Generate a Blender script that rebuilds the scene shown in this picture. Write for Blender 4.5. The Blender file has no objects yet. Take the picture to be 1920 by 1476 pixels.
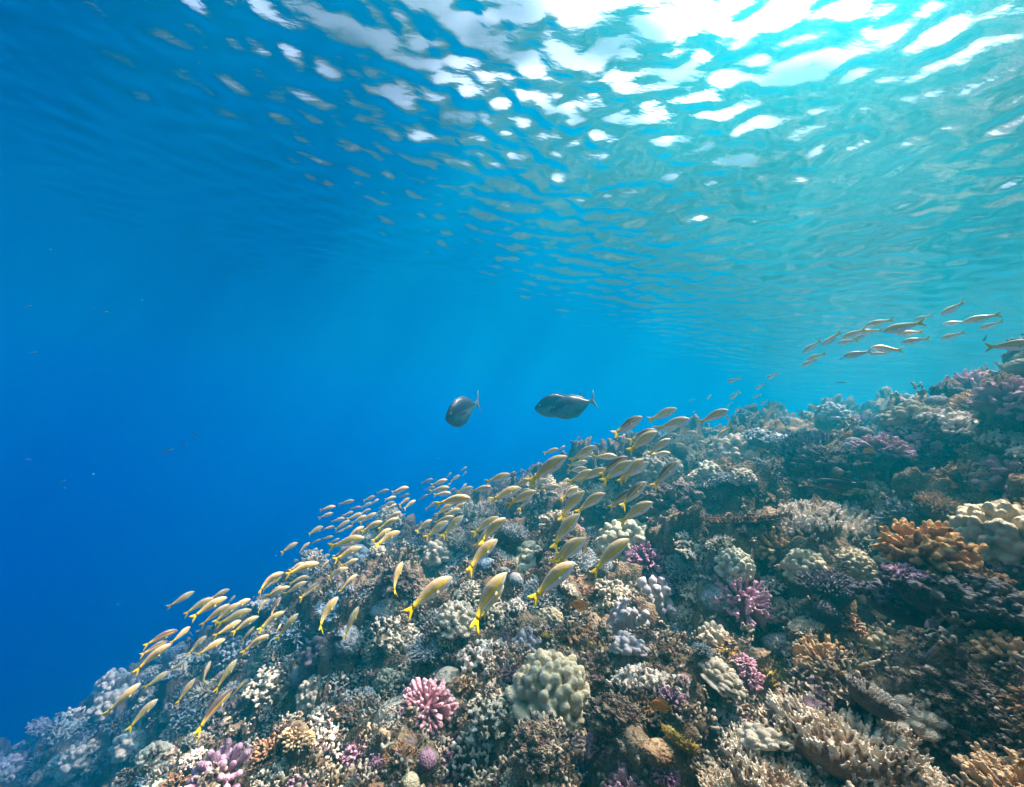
import bpy, bmesh, math, random
import numpy as np
from mathutils import Vector, Matrix

S = bpy.context.scene
C = S.collection
R = math.radians
rnd = random.Random(11)

# ------------------------------------------------------------------ camera
FPX = 800.0                                   # focal length in pixels of the 1920 x 1476 photograph
cam = bpy.data.objects.new('camera', bpy.data.cameras.new('camera'))
C.objects.link(cam)
S.camera = cam
cam.data.lens = 15.0
cam.data.sensor_width = 36.0
cam.data.clip_start = 0.02
cam.data.clip_end = 1000.0
CAM = Matrix.Rotation(R(93), 4, 'X') @ Matrix.Rotation(R(7), 4, 'Z')
cam.matrix_world = CAM
CR = CAM.to_3x3()

# ------------------------------------------------------------------ sky, sun, exposure
SUN = Vector((.37, .23, .90)).normalized()
world = bpy.data.worlds.new('World')
S.world = world
world.use_nodes = True
wn = world.node_tree
sky = wn.nodes.new('ShaderNodeTexSky')
sky.sky_type = 'NISHITA'
sky.sun_disc = False
sky.sun_elevation = math.asin(SUN.z)
sky.sun_rotation = math.atan2(SUN.x, SUN.y)
sky.dust_density = 7.0
sky.air_density = 0.7
sky.ozone_density = 0.5
wn.nodes['Background'].inputs[1].default_value = 0.11
wn.links.new(sky.outputs[0], wn.nodes['Background'].inputs[0])
sun = bpy.data.objects.new('sun', bpy.data.lights.new('sun', 'SUN'))
C.objects.link(sun)
sun.data.energy = 5.0
sun.data.angle = R(.5)
sun.data.color = (1.0, .81, .59)
sun.rotation_euler = SUN.to_track_quat('Z', 'Y').to_euler()
S.view_settings.view_transform = 'Standard'
S.view_settings.look = 'None'
S.view_settings.exposure = 2.25
S.view_settings.gamma = 1.0
S.cycles.volume_bounces = 6
S.cycles.max_bounces = 10
S.cycles.diffuse_bounces = 3
S.cycles.use_denoising = True
S.cycles.caustics_reflective = False
S.cycles.caustics_refractive = False

WATER_S = np.array([.0001, .055, .072])       # scattering per metre
WATER_A = np.array([.112, .056, .0120])         # absorption per metre
WATER_G = .76
WATER_Z = 1.9                                 # mean height of the water surface over the lens


# ------------------------------------------------------------------ helpers
def ray(px, py):
    return (CR @ Vector(((px - 960) / FPX, (738 - py) / FPX, -1.0)))


def at(px, py, depth):
    return ray(px, py) * depth


def mesh(name, v, f, m, smooth=True, attrs=None):
    v = np.asarray(v, np.float32)
    me = bpy.data.meshes.new(name)
    if isinstance(f, np.ndarray):
        k = f.shape[1]
        me.vertices.add(len(v))
        me.vertices.foreach_set('co', v.ravel())
        me.loops.add(f.size)
        me.loops.foreach_set('vertex_index', f.ravel().astype(np.int32))
        me.polygons.add(len(f))
        me.polygons.foreach_set('loop_start', np.arange(0, f.size, k, dtype=np.int32))
        me.update(calc_edges=True)
    else:
        me.from_pydata(v.tolist(), [], f)
    me.polygons.foreach_set('use_smooth', np.full(len(me.polygons), smooth))
    for an, av in (attrs or {}).items():
        av = np.asarray(av, np.float32)
        if av.ndim == 1:
            a = me.attributes.new(an, 'FLOAT', 'POINT')
            a.data.foreach_set('value', av)
        else:
            a = me.attributes.new(an, 'FLOAT_VECTOR', 'POINT')
            a.data.foreach_set('vector', av.ravel())
    if m is not None:
        me.materials.append(m)
    return me


def link(name, data, parent=None):
    o = bpy.data.objects.new(name, data)
    C.objects.link(o)
    if parent is not None:
        o.parent = parent
    return o


def tag(o, label=None, cat=None, group=None, kind=None):
    if label:
        o['label'] = label
    if cat:
        o['category'] = cat
    if group:
        o['group'] = group
    if kind:
        o['kind'] = kind
    return o


def grid_faces(ny, nx):
    i = np.arange(ny * nx).reshape(ny, nx)
    return np.stack([i[:-1, :-1], i[:-1, 1:], i[1:, 1:], i[1:, :-1]], -1).reshape(-1, 4)


# ---- noise
def hash3(i, seed):
    i = i.astype(np.int64)
    h = (i[..., 0] * 374761393 + i[..., 1] * 668265263 + i[..., 2] * 2147483647 + seed * 1274126177) & 0xFFFFFFFF
    h = ((h ^ (h >> 13)) * 1274126177) & 0xFFFFFFFF
    h = ((h ^ (h >> 16)) * 2246822519) & 0xFFFFFFFF
    return h ^ (h >> 15)


def worley(p, seed=0):
    """distance to the nearest jittered cell point (8 nearest cells) and that cell's random value"""
    b = np.floor(p - .5)
    d1 = np.full(len(p), 9.0)
    cid = np.zeros(len(p))
    for k in range(8):
        c = b + np.array([k & 1, (k >> 1) & 1, (k >> 2) & 1])
        h = hash3(c, seed)
        q = c + .5 + .7 * (np.stack([h & 1023, (h >> 10) & 1023, (h >> 20) & 1023], -1) / 1023. - .5)
        d = np.sqrt(((p - q) ** 2).sum(-1))
        n = d < d1
        d1[n] = d[n]
        cid[n] = ((h >> 5) & 255)[n] / 255.
    return d1, cid


def vnoise(p, seed=0):
    b = np.floor(p)
    f = p - b
    f = f * f * (3 - 2 * f)
    o = 0
    for k in range(8):
        c = np.array([k & 1, (k >> 1) & 1, (k >> 2) & 1])
        w = np.prod(np.where(c == 1, f, 1 - f), -1)
        o = o + w * ((hash3(b + c, seed) & 65535) / 65535.)
    return o


def fbm(p, seed=0, oct=4):
    a, s = .5, 0
    for k in range(oct):
        s = s + a * vnoise(p * 2 ** k, seed + k)
        a *= .5
    return s


# ---- materials
def new_mat(name):
    m = bpy.data.materials.new(name)
    m.use_nodes = True
    nt = m.node_tree
    return m, nt, nt.nodes['Principled BSDF']


def node(nt, t, **k):
    n = nt.nodes.new(t)
    for a, b in k.items():
        if a in n.inputs:
            n.inputs[a].default_value = b
        else:
            setattr(n, a, b)
    return n


def mixc(nt, fac, a, b, mode='MIX'):
    n = nt.nodes.new('ShaderNodeMix')
    n.data_type = 'RGBA'
    n.blend_type = mode
    for i, x in ((0, fac), (6, a), (7, b)):
        if isinstance(x, bpy.types.NodeSocket):
            nt.links.new(x, n.inputs[i])
        elif i == 0:
            n.inputs[0].default_value = x
        else:
            n.inputs[i].default_value = (*x, 1)
    return n.outputs[2]


def ramp(nt, x, lo, hi):
    n = nt.nodes.new('ShaderNodeMapRange')
    n.inputs['From Min'].default_value = lo
    n.inputs['From Max'].default_value = hi
    n.interpolation_type = 'SMOOTHSTEP'
    nt.links.new(x, n.inputs[0])
    return n.outputs[0]


def coral_mat(name, base, tip, spot=None, bump=.35, bscale=60., lo=.45, hi=.95, rough=.8):
    """living coral: base colour in the depths of the colony, paler tips, blotches and fine polyp grain"""
    m, nt, p = new_mat(name)
    at_ = node(nt, 'ShaderNodeAttribute', attribute_name='tip')
    tc = node(nt, 'ShaderNodeTexCoord')
    oi = node(nt, 'ShaderNodeObjectInfo')
    ad = node(nt, 'ShaderNodeVectorMath', operation='ADD')
    nt.links.new(tc.outputs['Object'], ad.inputs[0])
    nt.links.new(oi.outputs['Random'], ad.inputs[1])
    n1 = node(nt, 'ShaderNodeTexNoise', Scale=5.0, Detail=5.0)
    n2 = node(nt, 'ShaderNodeTexVoronoi', Scale=bscale)
    nt.links.new(ad.outputs[0], n1.inputs['Vector'])
    nt.links.new(ad.outputs[0], n2.inputs['Vector'])
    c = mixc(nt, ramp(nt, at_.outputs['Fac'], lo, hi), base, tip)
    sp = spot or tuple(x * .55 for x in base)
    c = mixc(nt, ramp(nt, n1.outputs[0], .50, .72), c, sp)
    hs = node(nt, 'ShaderNodeHueSaturation')
    mr = node(nt, 'ShaderNodeMapRange')
    mr.inputs['To Min'].default_value = .8
    mr.inputs['To Max'].default_value = 1.2
    nt.links.new(oi.outputs['Random'], mr.inputs[0])
    nt.links.new(mr.outputs[0], hs.inputs['Value'])
    nt.links.new(c, hs.inputs['Color'])
    nt.links.new(hs.outputs[0], p.inputs['Base Color'])
    p.inputs['Roughness'].default_value = rough
    p.inputs['Specular IOR Level'].default_value = .25
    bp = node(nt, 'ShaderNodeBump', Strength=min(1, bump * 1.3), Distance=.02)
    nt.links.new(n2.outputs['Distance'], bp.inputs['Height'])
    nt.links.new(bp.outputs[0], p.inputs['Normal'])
    return m


def plain_mat(name, col, rough=.6, spec=.3, var=0., scale=12.):
    m, nt, p = new_mat(name)
    p.inputs['Roughness'].default_value = rough
    p.inputs['Specular IOR Level'].default_value = spec
    p.inputs['Base Color'].default_value = (*col, 1)
    if var:
        tc = node(nt, 'ShaderNodeTexCoord')
        n1 = node(nt, 'ShaderNodeTexNoise', Scale=scale, Detail=4.0)
        nt.links.new(tc.outputs['Object'], n1.inputs['Vector'])
        c = mixc(nt, ramp(nt, n1.outputs[0], .35, .7), col, tuple(x * (1 - var) for x in col))
        nt.links.new(c, p.inputs['Base Color'])
    return m


# ------------------------------------------------------------------ the water surface
def spaced(a, b, n, c, k):
    u = np.linspace(-1, 1, n)
    s = np.sinh(k * u) / np.sinh(k)
    return np.where(s < 0, c + (c - a) * s, c + (b - c) * s)


def water_surface():
    xs = spaced(-45, 45, 900, .5, 4.1)
    ys = spaced(-20, 70, 900, 2.5, 4.1)
    X, Y = np.meshgrid(xs, ys)
    rng = np.random.default_rng(3)
    Z = np.zeros_like(X)
    sp = np.maximum(np.gradient(xs)[None, :], np.gradient(ys)[:, None])
    main = R(72)
    for i in range(130):
        L = .080 * (5 ** rng.random())
        th = main + rng.normal() * 1.0
        k = 2 * math.pi / L
        kx, ky = k * math.cos(th), k * math.sin(th)
        A = .0032 * L
        if i % 9 == 0:
            A, L = A * 1.7, L * 3.0
            kx, ky = kx / 3, ky / 3
        Z += A * np.clip((L / sp - 3) / 4, 0, 1) * np.sin(kx * X + ky * Y + rng.random() * 6.28)
    m, nt, p = new_mat('water_surface')
    N = nt.nodes
    N.clear()
    out = N.new('ShaderNodeOutputMaterial')
    mix = N.new('ShaderNodeMixShader')
    fr = N.new('ShaderNodeFresnel')
    fr.inputs[0].default_value = 1.333
    tr = N.new('ShaderNodeBsdfTransparent')
    gl = N.new('ShaderNodeBsdfGlossy')
    gl.inputs['Roughness'].default_value = .03
    bp = node(nt, 'ShaderNodeBump', Strength=.25, Distance=.025)
    geo = N.new('ShaderNodeNewGeometry')
    mp = node(nt, 'ShaderNodeMapping')
    mp.inputs['Scale'].default_value = (1, 1.8, 1)
    nz = node(nt, 'ShaderNodeTexNoise', Scale=8.0, Detail=7.0)
    nt.links.new(geo.outputs['Position'], mp.inputs['Vector'])
    nt.links.new(mp.outputs[0], nz.inputs['Vector'])
    nt.links.new(nz.outputs[0], bp.inputs['Height'])
    nt.links.new(bp.outputs[0], fr.inputs['Normal'])
    nt.links.new(bp.outputs[0], gl.inputs['Normal'])
    # patchy transmission tint painted to imitate ripples focusing light into dapples and shafts
    def cells(scale, sq):
        mq = node(nt, 'ShaderNodeMapping')
        mq.inputs['Scale'].default_value = (scale, scale * sq, 0)
        wq = node(nt, 'ShaderNodeTexNoise', Scale=1.6 * scale, Detail=2.0)
        nt.links.new(geo.outputs['Position'], wq.inputs['Vector'])
        aq = mixc(nt, .22 / scale, geo.outputs['Position'], wq.outputs['Color'], 'ADD')
        nt.links.new(aq, mq.inputs['Vector'])
        vq = node(nt, 'ShaderNodeTexVoronoi', feature='F1', Scale=1.0)
        nt.links.new(mq.outputs[0], vq.inputs['Vector'])
        return ramp(nt, vq.outputs['Distance'], .26, .56)
    wide = node(nt, 'ShaderNodeTexNoise', Scale=.9, Detail=1.0)
    nt.links.new(geo.outputs['Position'], wide.inputs['Vector'])
    tc = mixc(nt, cells(1.9, 1.5), (.30, .32, .35), (1, 1, 1))
    tc = mixc(nt, ramp(nt, wide.outputs[0], .40, .60), mixc(nt, .70, tc, (.05, .06, .07)), tc)
    nt.links.new(tc, tr.inputs['Color'])
    nt.links.new(fr.outputs[0], mix.inputs[0])
    nt.links.new(tr.outputs[0], mix.inputs[1])
    nt.links.new(gl.outputs[0], mix.inputs[2])
    nt.links.new(mix.outputs[0], out.inputs[0])
    v = np.stack([X, Y, Z + WATER_Z], -1).reshape(-1, 3)
    o = link('water_surface', mesh('water_surface', v, grid_faces(*X.shape), m))
    tag(o, kind='structure')


water_surface()


def haze():
    m, nt, p = new_mat('haze')
    nt.nodes.clear()
    out = nt.nodes.new('ShaderNodeOutputMaterial')
    pv = nt.nodes.new('ShaderNodeVolumePrincipled')
    d = float((WATER_S + WATER_A).max()) * 1.02
    col = WATER_S / d
    ac = np.clip(1 - WATER_A / (d * (1 - col)), 0, 1) ** 2
    pv.inputs['Density'].default_value = d
    pv.inputs['Color'].default_value = (*col, 1)
    pv.inputs['Absorption Color'].default_value = (*ac, 1)
    pv.inputs['Anisotropy'].default_value = WATER_G
    nt.links.new(pv.outputs[0], out.inputs['Volume'])
    z0, z1 = -41.0, WATER_Z + .3
    x, y0, y1 = 85, -55, 115
    v = [(a, b, c) for c in (z0, z1) for a, b in ((-x, y0), (x, y0), (x, y1), (-x, y1))]
    f = [(3, 2, 1, 0), (4, 5, 6, 7), (0, 1, 5, 4), (1, 2, 6, 5), (2, 3, 7, 6), (3, 0, 4, 7)]
    o = link('haze', mesh('haze', v, f, m, smooth=False))
    tag(o, kind='stuff')


haze()

# ------------------------------------------------------------------ the reef slope
# heights known along some lines of sight (pixel of the photograph, distance along the lens axis)
CTRL = [
    (60, 1476, 7.5), (250, 1455, 4.2), (420, 1440, 1.65), (700, 1476, 1.25), (960, 1476, 1.10), (1300, 1476, 1.0), (1600, 1476, .92), (1900, 1476, .80),
    (600, 1300, 2.3), (800, 1320, 1.6), (1040, 1320, 1.45), (1350, 1320, 1.32), (1560, 1270, 1.32), (1690, 1330, 1.10), (1890, 1280, .92),
    (150, 1335, 7.5), (0, 1395, 8.5), (350, 1260, 4.6), (500, 1220, 3.2), (740, 1170, 2.4), (1000, 1180, 1.9), (1200, 1190, 1.8), (1450, 1190, 1.7), (1600, 1130, 1.68),
    (1780, 1200, 1.62), (1890, 1130, 1.5), (1740, 1090, 1.62),
    (700, 1060, 4.2), (950, 1020, 2.8), (1180, 1030, 2.5), (1456, 1040, 2.0), (1735, 1030, 1.55), (1870, 1000, 1.35),
    (800, 1000, 4.5), (1395, 965, 2.4), (1547, 985, 2.0), (1764, 950, 1.9),
    (1000, 915, 5.0), (1250, 900, 3.8), (1476, 890, 2.65), (1800, 880, 2.05), (1900, 880, 1.65),
    (1300, 825, 5.5), (1537, 840, 3.1), (1715, 820, 2.45), (1800, 785, 2.25), (1480, 785, 6.0), (1622, 790, 3.5), (1703, 765, 2.9), (1818, 712, 2.6), (1905, 700, 2.05),
    (1580, 760, 6.5), (600, 1095, 6.0), (450, 1160, 5.8), (300, 1222, 7.6), (900, 935, 6.2), (1000, 880, 6.2), (680, 1005, 6.0), (750, 965, 6.0),
    (600, 1130, 10.), (300, 1275, 11.), (900, 970, 11.), (1300, 850, 11.), (1580, 800, 11.), (1810, 790, 5.), (1940, 770, 4.), (100, 1400, 10),
]
_cp = np.array([at(*c) for c in CTRL])
_cx = np.concatenate([_cp[:, :2], [[-3, -3], [0, -3], [3, -3], [6, 0], [9, 6], [-9, -2], [0, -9], [9, -6], [4, 1], [6, 14]]])
_cz = np.concatenate([_cp[:, 2], [-2.4, -.9, .2, .45, .5, -5.0, -1.2, .5, .35, .0]])


def _phi(r2):
    return .5 * r2 * np.log(np.maximum(r2, 1e-9))


def _fit():
    n = len(_cx)
    K = _phi(((_cx[:, None] - _cx[None]) ** 2).sum(-1)) + np.eye(n) * .02
    P = np.concatenate([np.ones((n, 1)), _cx], 1)
    A = np.block([[K, P], [P.T, np.zeros((3, 3))]])
    return np.linalg.solve(A, np.concatenate([_cz, np.zeros(3)]))


_w = _fit()
PITS = [(at(c[0], c[1], c[2]), c[3], c[4]) for c in (
    (1790, 1190, 1.42, .26, .50), (1700, 1200, 1.36, .13, .30), (1880, 1150, 1.30, .16, .32), (1120, 1310, 1.5, .08, .2), (880, 1400, 1.4, .09, .2),
    (1450, 1065, 2.0, .15, .22), (1290, 965, 2.9, .26, .4), (990, 1000, 2.9, .2, .25), (750, 1220, 2.2, .13, .2), (1420, 1420, 1.1, .07, .15),
    (1840, 850, 2.0, .22, .3), (1640, 1150, 1.6, .10, .22), (540, 1300, 2.6, .22, .3), (1080, 1390, 1.2, .07, .15), (1300, 1310, 1.3, .07, .15), (640, 1430, 1.6, .12, .2),
    (560, 1240, 2.9, .2, .3), (830, 1010, 4, .35, .45), (1180, 1290, 1.5, .07, .18), (1000, 1330, 1.42, .07, .16), (820, 1370, 1.5, .08, .2), (1500, 1180, 1.6, .08, .18),
    (1400, 930, 2.7, .2, .3), (1750, 850, 2.4, .15, .25), (680, 1180, 2.6, .15, .25), (930, 1130, 2.2, .12, .22), (1220, 1380, 1.2, .07, .15), (1600, 920, 2.3, .12, .22))]


def base_h(x, y):
    x = np.atleast_1d(np.asarray(x, float))
    y = np.atleast_1d(np.asarray(y, float))
    out = np.empty(x.shape)
    rr = np.hypot(x, y)
    s = np.where(rr > 13, 13 / np.maximum(rr, 1e-6), 1)      # beyond the reef the fit is carried on level
    X, Y = x * s, y * s
    for a in range(0, len(X), 60000):
        b = slice(a, a + 60000)
        d2 = (X[b, None] - _cx[None, :, 0]) ** 2 + (Y[b, None] - _cx[None, :, 1]) ** 2
        out[b] = _phi(d2) @ _w[:-3] + _w[-3] + _w[-2] * X[b] + _w[-1] * Y[b]
    out = np.clip(out, -14.5, .75) - np.maximum(rr - 13, 0) * 1.1 * np.clip(.55 - x / np.maximum(rr, 1e-6), 0, 1)
    # bommies: flat-topped heads with gaps between them
    z0 = np.zeros_like(x)
    for cell, amp, sd, f0, f1 in ((.36, .22, 31, -1., -.5), (1.0, .42, 32, 1.5, 3.0)):
        q = np.stack([x, y, z0], -1) / cell
        q = q + .35 * np.stack([vnoise(q * 2.1, 41), vnoise(q * 2.1, 42), z0], -1)
        d1, c1 = worley(q * [1, 1, 0] + [0, 0, .5 + sd], sd)
        s1 = np.clip((.62 - d1) / .30, 0, 1)
        out += amp * np.clip((rr - f0) / (f1 - f0), 0, 1) * ((s1 * s1 * (3 - 2 * s1)) * (.45 + .55 * c1) - .55) * (1 + .45 * np.clip((x - .3) / .6, 0, 1))
    for c, r, h in PITS:
        out -= h * np.exp(-(((x - c.x) ** 2 + (y - c.y) ** 2) / r ** 2) ** 2)
    return out


def hit(px, py, tmax=16.0):
    d = ray(px, py)
    t = np.geomspace(.35, tmax, 130)
    for step in (0, 1):
        h = base_h(d.x * t, d.y * t) - d.z * t
        k = np.argmax(h > 0)
        if h[k] <= 0:
            return None
        if step or k == 0:
            return t[k]
        t = np.linspace(t[k - 1], t[k], 14)


def reef():
    az = np.concatenate([np.linspace(-180, -74, 40)[:-1], np.linspace(-74, 94, 1300), np.linspace(94, 180, 40)[1:]])
    rad = .42 * np.exp(np.linspace(0, math.log(34 / .42), 640))
    A, Rr = np.meshgrid(np.radians(az), rad)
    x, y = (Rr * np.sin(A)).ravel(), (Rr * np.cos(A)).ravel()
    z = base_h(x, y)
    G = np.stack([x, y, z], -1).reshape(*A.shape, 3)
    n = np.cross(np.gradient(G, axis=1), np.gradient(G, axis=0)).reshape(-1, 3)
    n *= np.sign(n[:, 2:3])
    n[:, 2] = np.maximum(n[:, 2], 1e-12) * 2
    n /= np.linalg.norm(n, axis=1, keepdims=True)
    p = np.stack([x, y, z], -1)
    far = np.clip(Rr.ravel() / 3.0, .75, 2.6)
    d = np.zeros(len(p))
    w = .5 * (fbm(p * 2.2, 5, 3) - .45)
    p2 = p + .12 * np.stack([fbm(p * 4, 21, 3), fbm(p * 4, 22, 3), fbm(p * 4, 23, 3)], -1)
    d1, c1 = worley(p2 / .16, 2)
    d += .110 * (.34 - d1 * d1) * (.2 + 1.4 * c1)
    d1, c2 = worley(p2 / .066, 3)
    d += .050 * (.34 - d1 * d1) * (.2 + 1.4 * c2)
    d1, c3 = worley(p2 / .028, 4)
    d += .020 * (.34 - d1 * d1) * (.2 + 1.4 * c3)
    d1, c3 = worley(p2 / .0125, 5)
    d += .008 * (.34 - d1 * d1)
    d += .12 * w
    d -= .03
    sc = at(727, 1322, 1.62)                               # a pocket of coral sand in the gully beside the pink coral
    sd = np.hypot((x - sc.x) / .11, (y - sc.y) / .17)
    d = np.where(sd < 1.3, -.02 + (d + .02) * np.clip((sd - .7) / .6, .06, 1), d)
    p = p + n * (d * np.clip(far, .8, 1.5))[:, None]
    m, nt, pb = new_mat('reef_rock')
    geo = node(nt, 'ShaderNodeNewGeometry')
    a1 = node(nt, 'ShaderNodeTexNoise', Scale=3.2, Detail=6.0)
    a2 = node(nt, 'ShaderNodeTexNoise', Scale=13., Detail=6.0)
    a3 = node(nt, 'ShaderNodeTexNoise', Scale=90., Detail=5.0)
    a4 = node(nt, 'ShaderNodeTexVoronoi', Scale=70.)
    a5 = node(nt, 'ShaderNodeTexNoise', Scale=7.0, Detail=4.0)
    for a in (a1, a2, a3, a4, a5):
        nt.links.new(geo.outputs['Position'], a.inputs['Vector'])
    c = mixc(nt, ramp(nt, a1.outputs[0], .35, .65), (.12, .075, .045), (.32, .23, .14))
    c = mixc(nt, ramp(nt, a2.outputs[0], .48, .7), c, (.055, .038, .034))
    c = mixc(nt, ramp(nt, a5.outputs[0], .60, .72), c, (.33, .21, .26))
    c = mixc(nt, ramp(nt, a3.outputs[0], .56, .74), c, (.50, .41, .28))
    sv = node(nt, 'ShaderNodeVectorMath', operation='SUBTRACT')
    nt.links.new(geo.outputs['Position'], sv.inputs[0])
    sv.inputs[1].default_value = (sc.x, sc.y, 0)
    sm = node(nt, 'ShaderNodeVectorMath', operation='MULTIPLY')
    nt.links.new(sv.outputs[0], sm.inputs[0])
    sm.inputs[1].default_value = (1 / .11, 1 / .17, 0)
    sl = node(nt, 'ShaderNodeVectorMath', operation='LENGTH')
    nt.links.new(sm.outputs[0], sl.inputs[0])
    sa = node(nt, 'ShaderNodeMath', operation='MULTIPLY_ADD')
    nt.links.new(a2.outputs[0], sa.inputs[0])
    sa.inputs[1].default_value = .8
    nt.links.new(sl.outputs['Value'], sa.inputs[2])
    grit = mixc(nt, ramp(nt, a3.outputs[0], .42, .62), (.60, .54, .43), (.30, .25, .18))
    c = mixc(nt, ramp(nt, sa.outputs[0], 1.55, 1.25), c, grit)
    nt.links.new(c, pb.inputs['Base Color'])
    pb.inputs['Roughness'].default_value = .92
    pb.inputs['Specular IOR Level'].default_value = .15
    b1 = node(nt, 'ShaderNodeBump', Strength=.8, Distance=.03)
    b2 = node(nt, 'ShaderNodeBump', Strength=.6, Distance=.012)
    nt.links.new(a3.outputs[0], b1.inputs['Height'])
    nt.links.new(a4.outputs['Distance'], b2.inputs['Height'])
    nt.links.new(b1.outputs[0], b2.inputs['Normal'])
    nt.links.new(b2.outputs[0], pb.inputs['Normal'])
    o = link('reef_slope', mesh('reef_slope', p, grid_faces(*A.shape), m))
    tag(o, kind='structure')
    # the deep bottom beyond, out to where the water swallows everything
    gx = np.linspace(-84, 84, 60)
    gy = np.linspace(-54, 114, 60)
    X, Y = np.meshgrid(gx, gy)
    Z = -39.0 + .5 * fbm(np.stack([X, Y, X * 0], -1).reshape(-1, 3) * .15, 9, 3)
    fm = plain_mat('deep_sand', (.22, .21, .18), .9, .1, .4, .5)
    o = link('sea_floor', mesh('sea_floor', np.stack([X.ravel(), Y.ravel(), Z], -1), grid_faces(60, 60), fm))
    tag(o, kind='structure')


reef()


# ------------------------------------------------------------------ coral shapes
_bm = {}


def ico(sub):
    if sub not in _bm:
        b = bmesh.new()
        bmesh.ops.create_icosphere(b, subdivisions=sub, radius=1)
        b.verts.ensure_lookup_table()
        _bm[sub] = (np.array([v.co[:] for v in b.verts]), [tuple(v.index for v in f.verts) for f in b.faces])
        b.free()
    return _bm[sub]


class Soup:
    def __init__(s):
        s.v, s.f, s.n = [], [], 0

    def add(s, v, f):
        s.v.append(np.asarray(v, float))
        s.f += [tuple(i + s.n for i in q) for q in f]
        s.n += len(v)

    def ball(s, c, r, sub=1, axis=None):
        v, f = ico(sub)
        r = np.asarray(r, float)
        v = v * r
        if axis is not None:
            q = Vector((0, 0, 1)).rotation_difference(Vector(axis))
            v = v @ np.array(q.to_matrix()).T
        s.add(v + np.asarray(c), f)

    def tube(s, pts, rad, n=6):
        pts = [Vector(p) for p in pts]
        v, f = [], []
        for i, p in enumerate(pts):
            t = (pts[min(i + 1, len(pts) - 1)] - pts[max(i - 1, 0)]).normalized()
            a = t.orthogonal().normalized()
            b = t.cross(a)
            for k in range(n):
                w = 2 * math.pi * k / n
                v.append(p + (a * math.cos(w) + b * math.sin(w)) * rad[i])
        for i in range(len(pts) - 1):
            for k in range(n):
                f.append((i * n + k, i * n + (k + 1) % n, (i + 1) * n + (k + 1) % n, (i + 1) * n + k))
        f.append(tuple(range(n))[::-1])
        f.append(tuple((len(pts) - 1) * n + k for k in range(n)))
        s.add([tuple(q) for q in v], f)

    def finger(s, a, d, L, r0, r1):
        """tapering finger with a rounded end"""
        a, d = Vector(a), Vector(d).normalized()
        s.tube([a, a + d * L * .5, a + d * L * .93, a + d * L], [r0, (r0 + r1) * .52, r1, r1 * .45], 6)

    def fused(s, name, voxel, tipfn, smooth=0, grain=0., gscale=8., seed=0):
        me = bpy.data.meshes.new('raw')
        me.from_pydata(np.concatenate(s.v).tolist(), [], s.f)
        o = link('raw', me)
        md = o.modifiers.new('r', 'REMESH')
        md.mode = 'VOXEL'
        md.voxel_size = voxel
        md.use_smooth_shade = True
        if smooth:
            sm = o.modifiers.new('s', 'SMOOTH')
            sm.iterations = smooth
            sm.factor = .5
        ev = o.evaluated_get(bpy.context.evaluated_depsgraph_get())
        out = bpy.data.meshes.new_from_object(ev)
        bpy.data.objects.remove(o)
        bpy.data.meshes.remove(me)
        n = len(out.vertices)
        p = np.empty(n * 3, np.float32)
        out.vertices.foreach_get('co', p)
        p = p.reshape(-1, 3).astype(float)
        if grain:
            nr = np.empty(n * 3, np.float32)
            out.vertices.foreach_get('normal', nr)
            d1, _ = worley(p * gscale, seed)
            p = p + nr.reshape(-1, 3) * (grain * (.55 - d1))[:, None]
            p = p + nr.reshape(-1, 3) * (grain * 1.6 * (fbm(p * gscale * .45, seed, 2) - .375))[:, None]
            out.vertices.foreach_set('co', p.astype(np.float32).ravel())
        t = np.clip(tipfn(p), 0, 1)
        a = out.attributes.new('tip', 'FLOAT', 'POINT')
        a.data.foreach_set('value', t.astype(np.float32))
        out.polygons.foreach_set('use_smooth', np.full(len(out.polygons), True))
        out.name = name
        out.update()
        return out


def dirs(n, zmin, rng, jit=.25):
    out = []
    for i in range(n):
        z = 1 - (1 - zmin) * (i + .5) / n
        a = i * 2.399963 + rng.random() * jit
        r = math.sqrt(max(0, 1 - z * z))
        v = Vector((r * math.cos(a), r * math.sin(a), z)) + Vector((rng.gauss(0, jit * .2),) * 1 + (rng.gauss(0, jit * .2), rng.gauss(0, jit * .2)))
        out.append(v.normalized())
    return out


def cauliflower(seed, nb=105, knob=.040, flat=.78, vox=.012, lump=.10, fork=1):
    """stubby branches with rounded ends packed into a dome, dark gaps between them"""
    g = random.Random(seed)
    s = Soup()
    s.ball((0, 0, .0), (.25, .25, .22), 2)
    for d in dirs(nb, -.2, g, .5):
        rr = .44 + lump * (g.random() - .5) + .05 * math.sin(5 * math.atan2(d.y, d.x) + seed)
        e = Vector((d.x * rr, d.y * rr, d.z * rr * flat + .04))
        a = e * .4
        s.tube([a, a.lerp(e, .5), e], [knob * .75, knob * .72, knob * .92], 7)
        if fork == 1:
            s.ball(e + d * knob * .2, (knob * .98, knob * .98, knob * 1.15), 2, d)
            continue
        for k in range(fork):
            t = Vector((g.gauss(0, 1), g.gauss(0, 1), g.gauss(0, 1)))
            t = (t - d * t.dot(d)).normalized() * knob * .95
            s.ball(e + t + d * knob * g.uniform(0, .8), (knob * .62, knob * .62, knob * .95), 2, d * 1.2 + t.normalized() * .6)
    return s.fused('cauliflower', vox, lambda p: np.linalg.norm(p * [1, 1, 1 / flat], axis=1) / .52, 1, .006, 40, seed)


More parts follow.
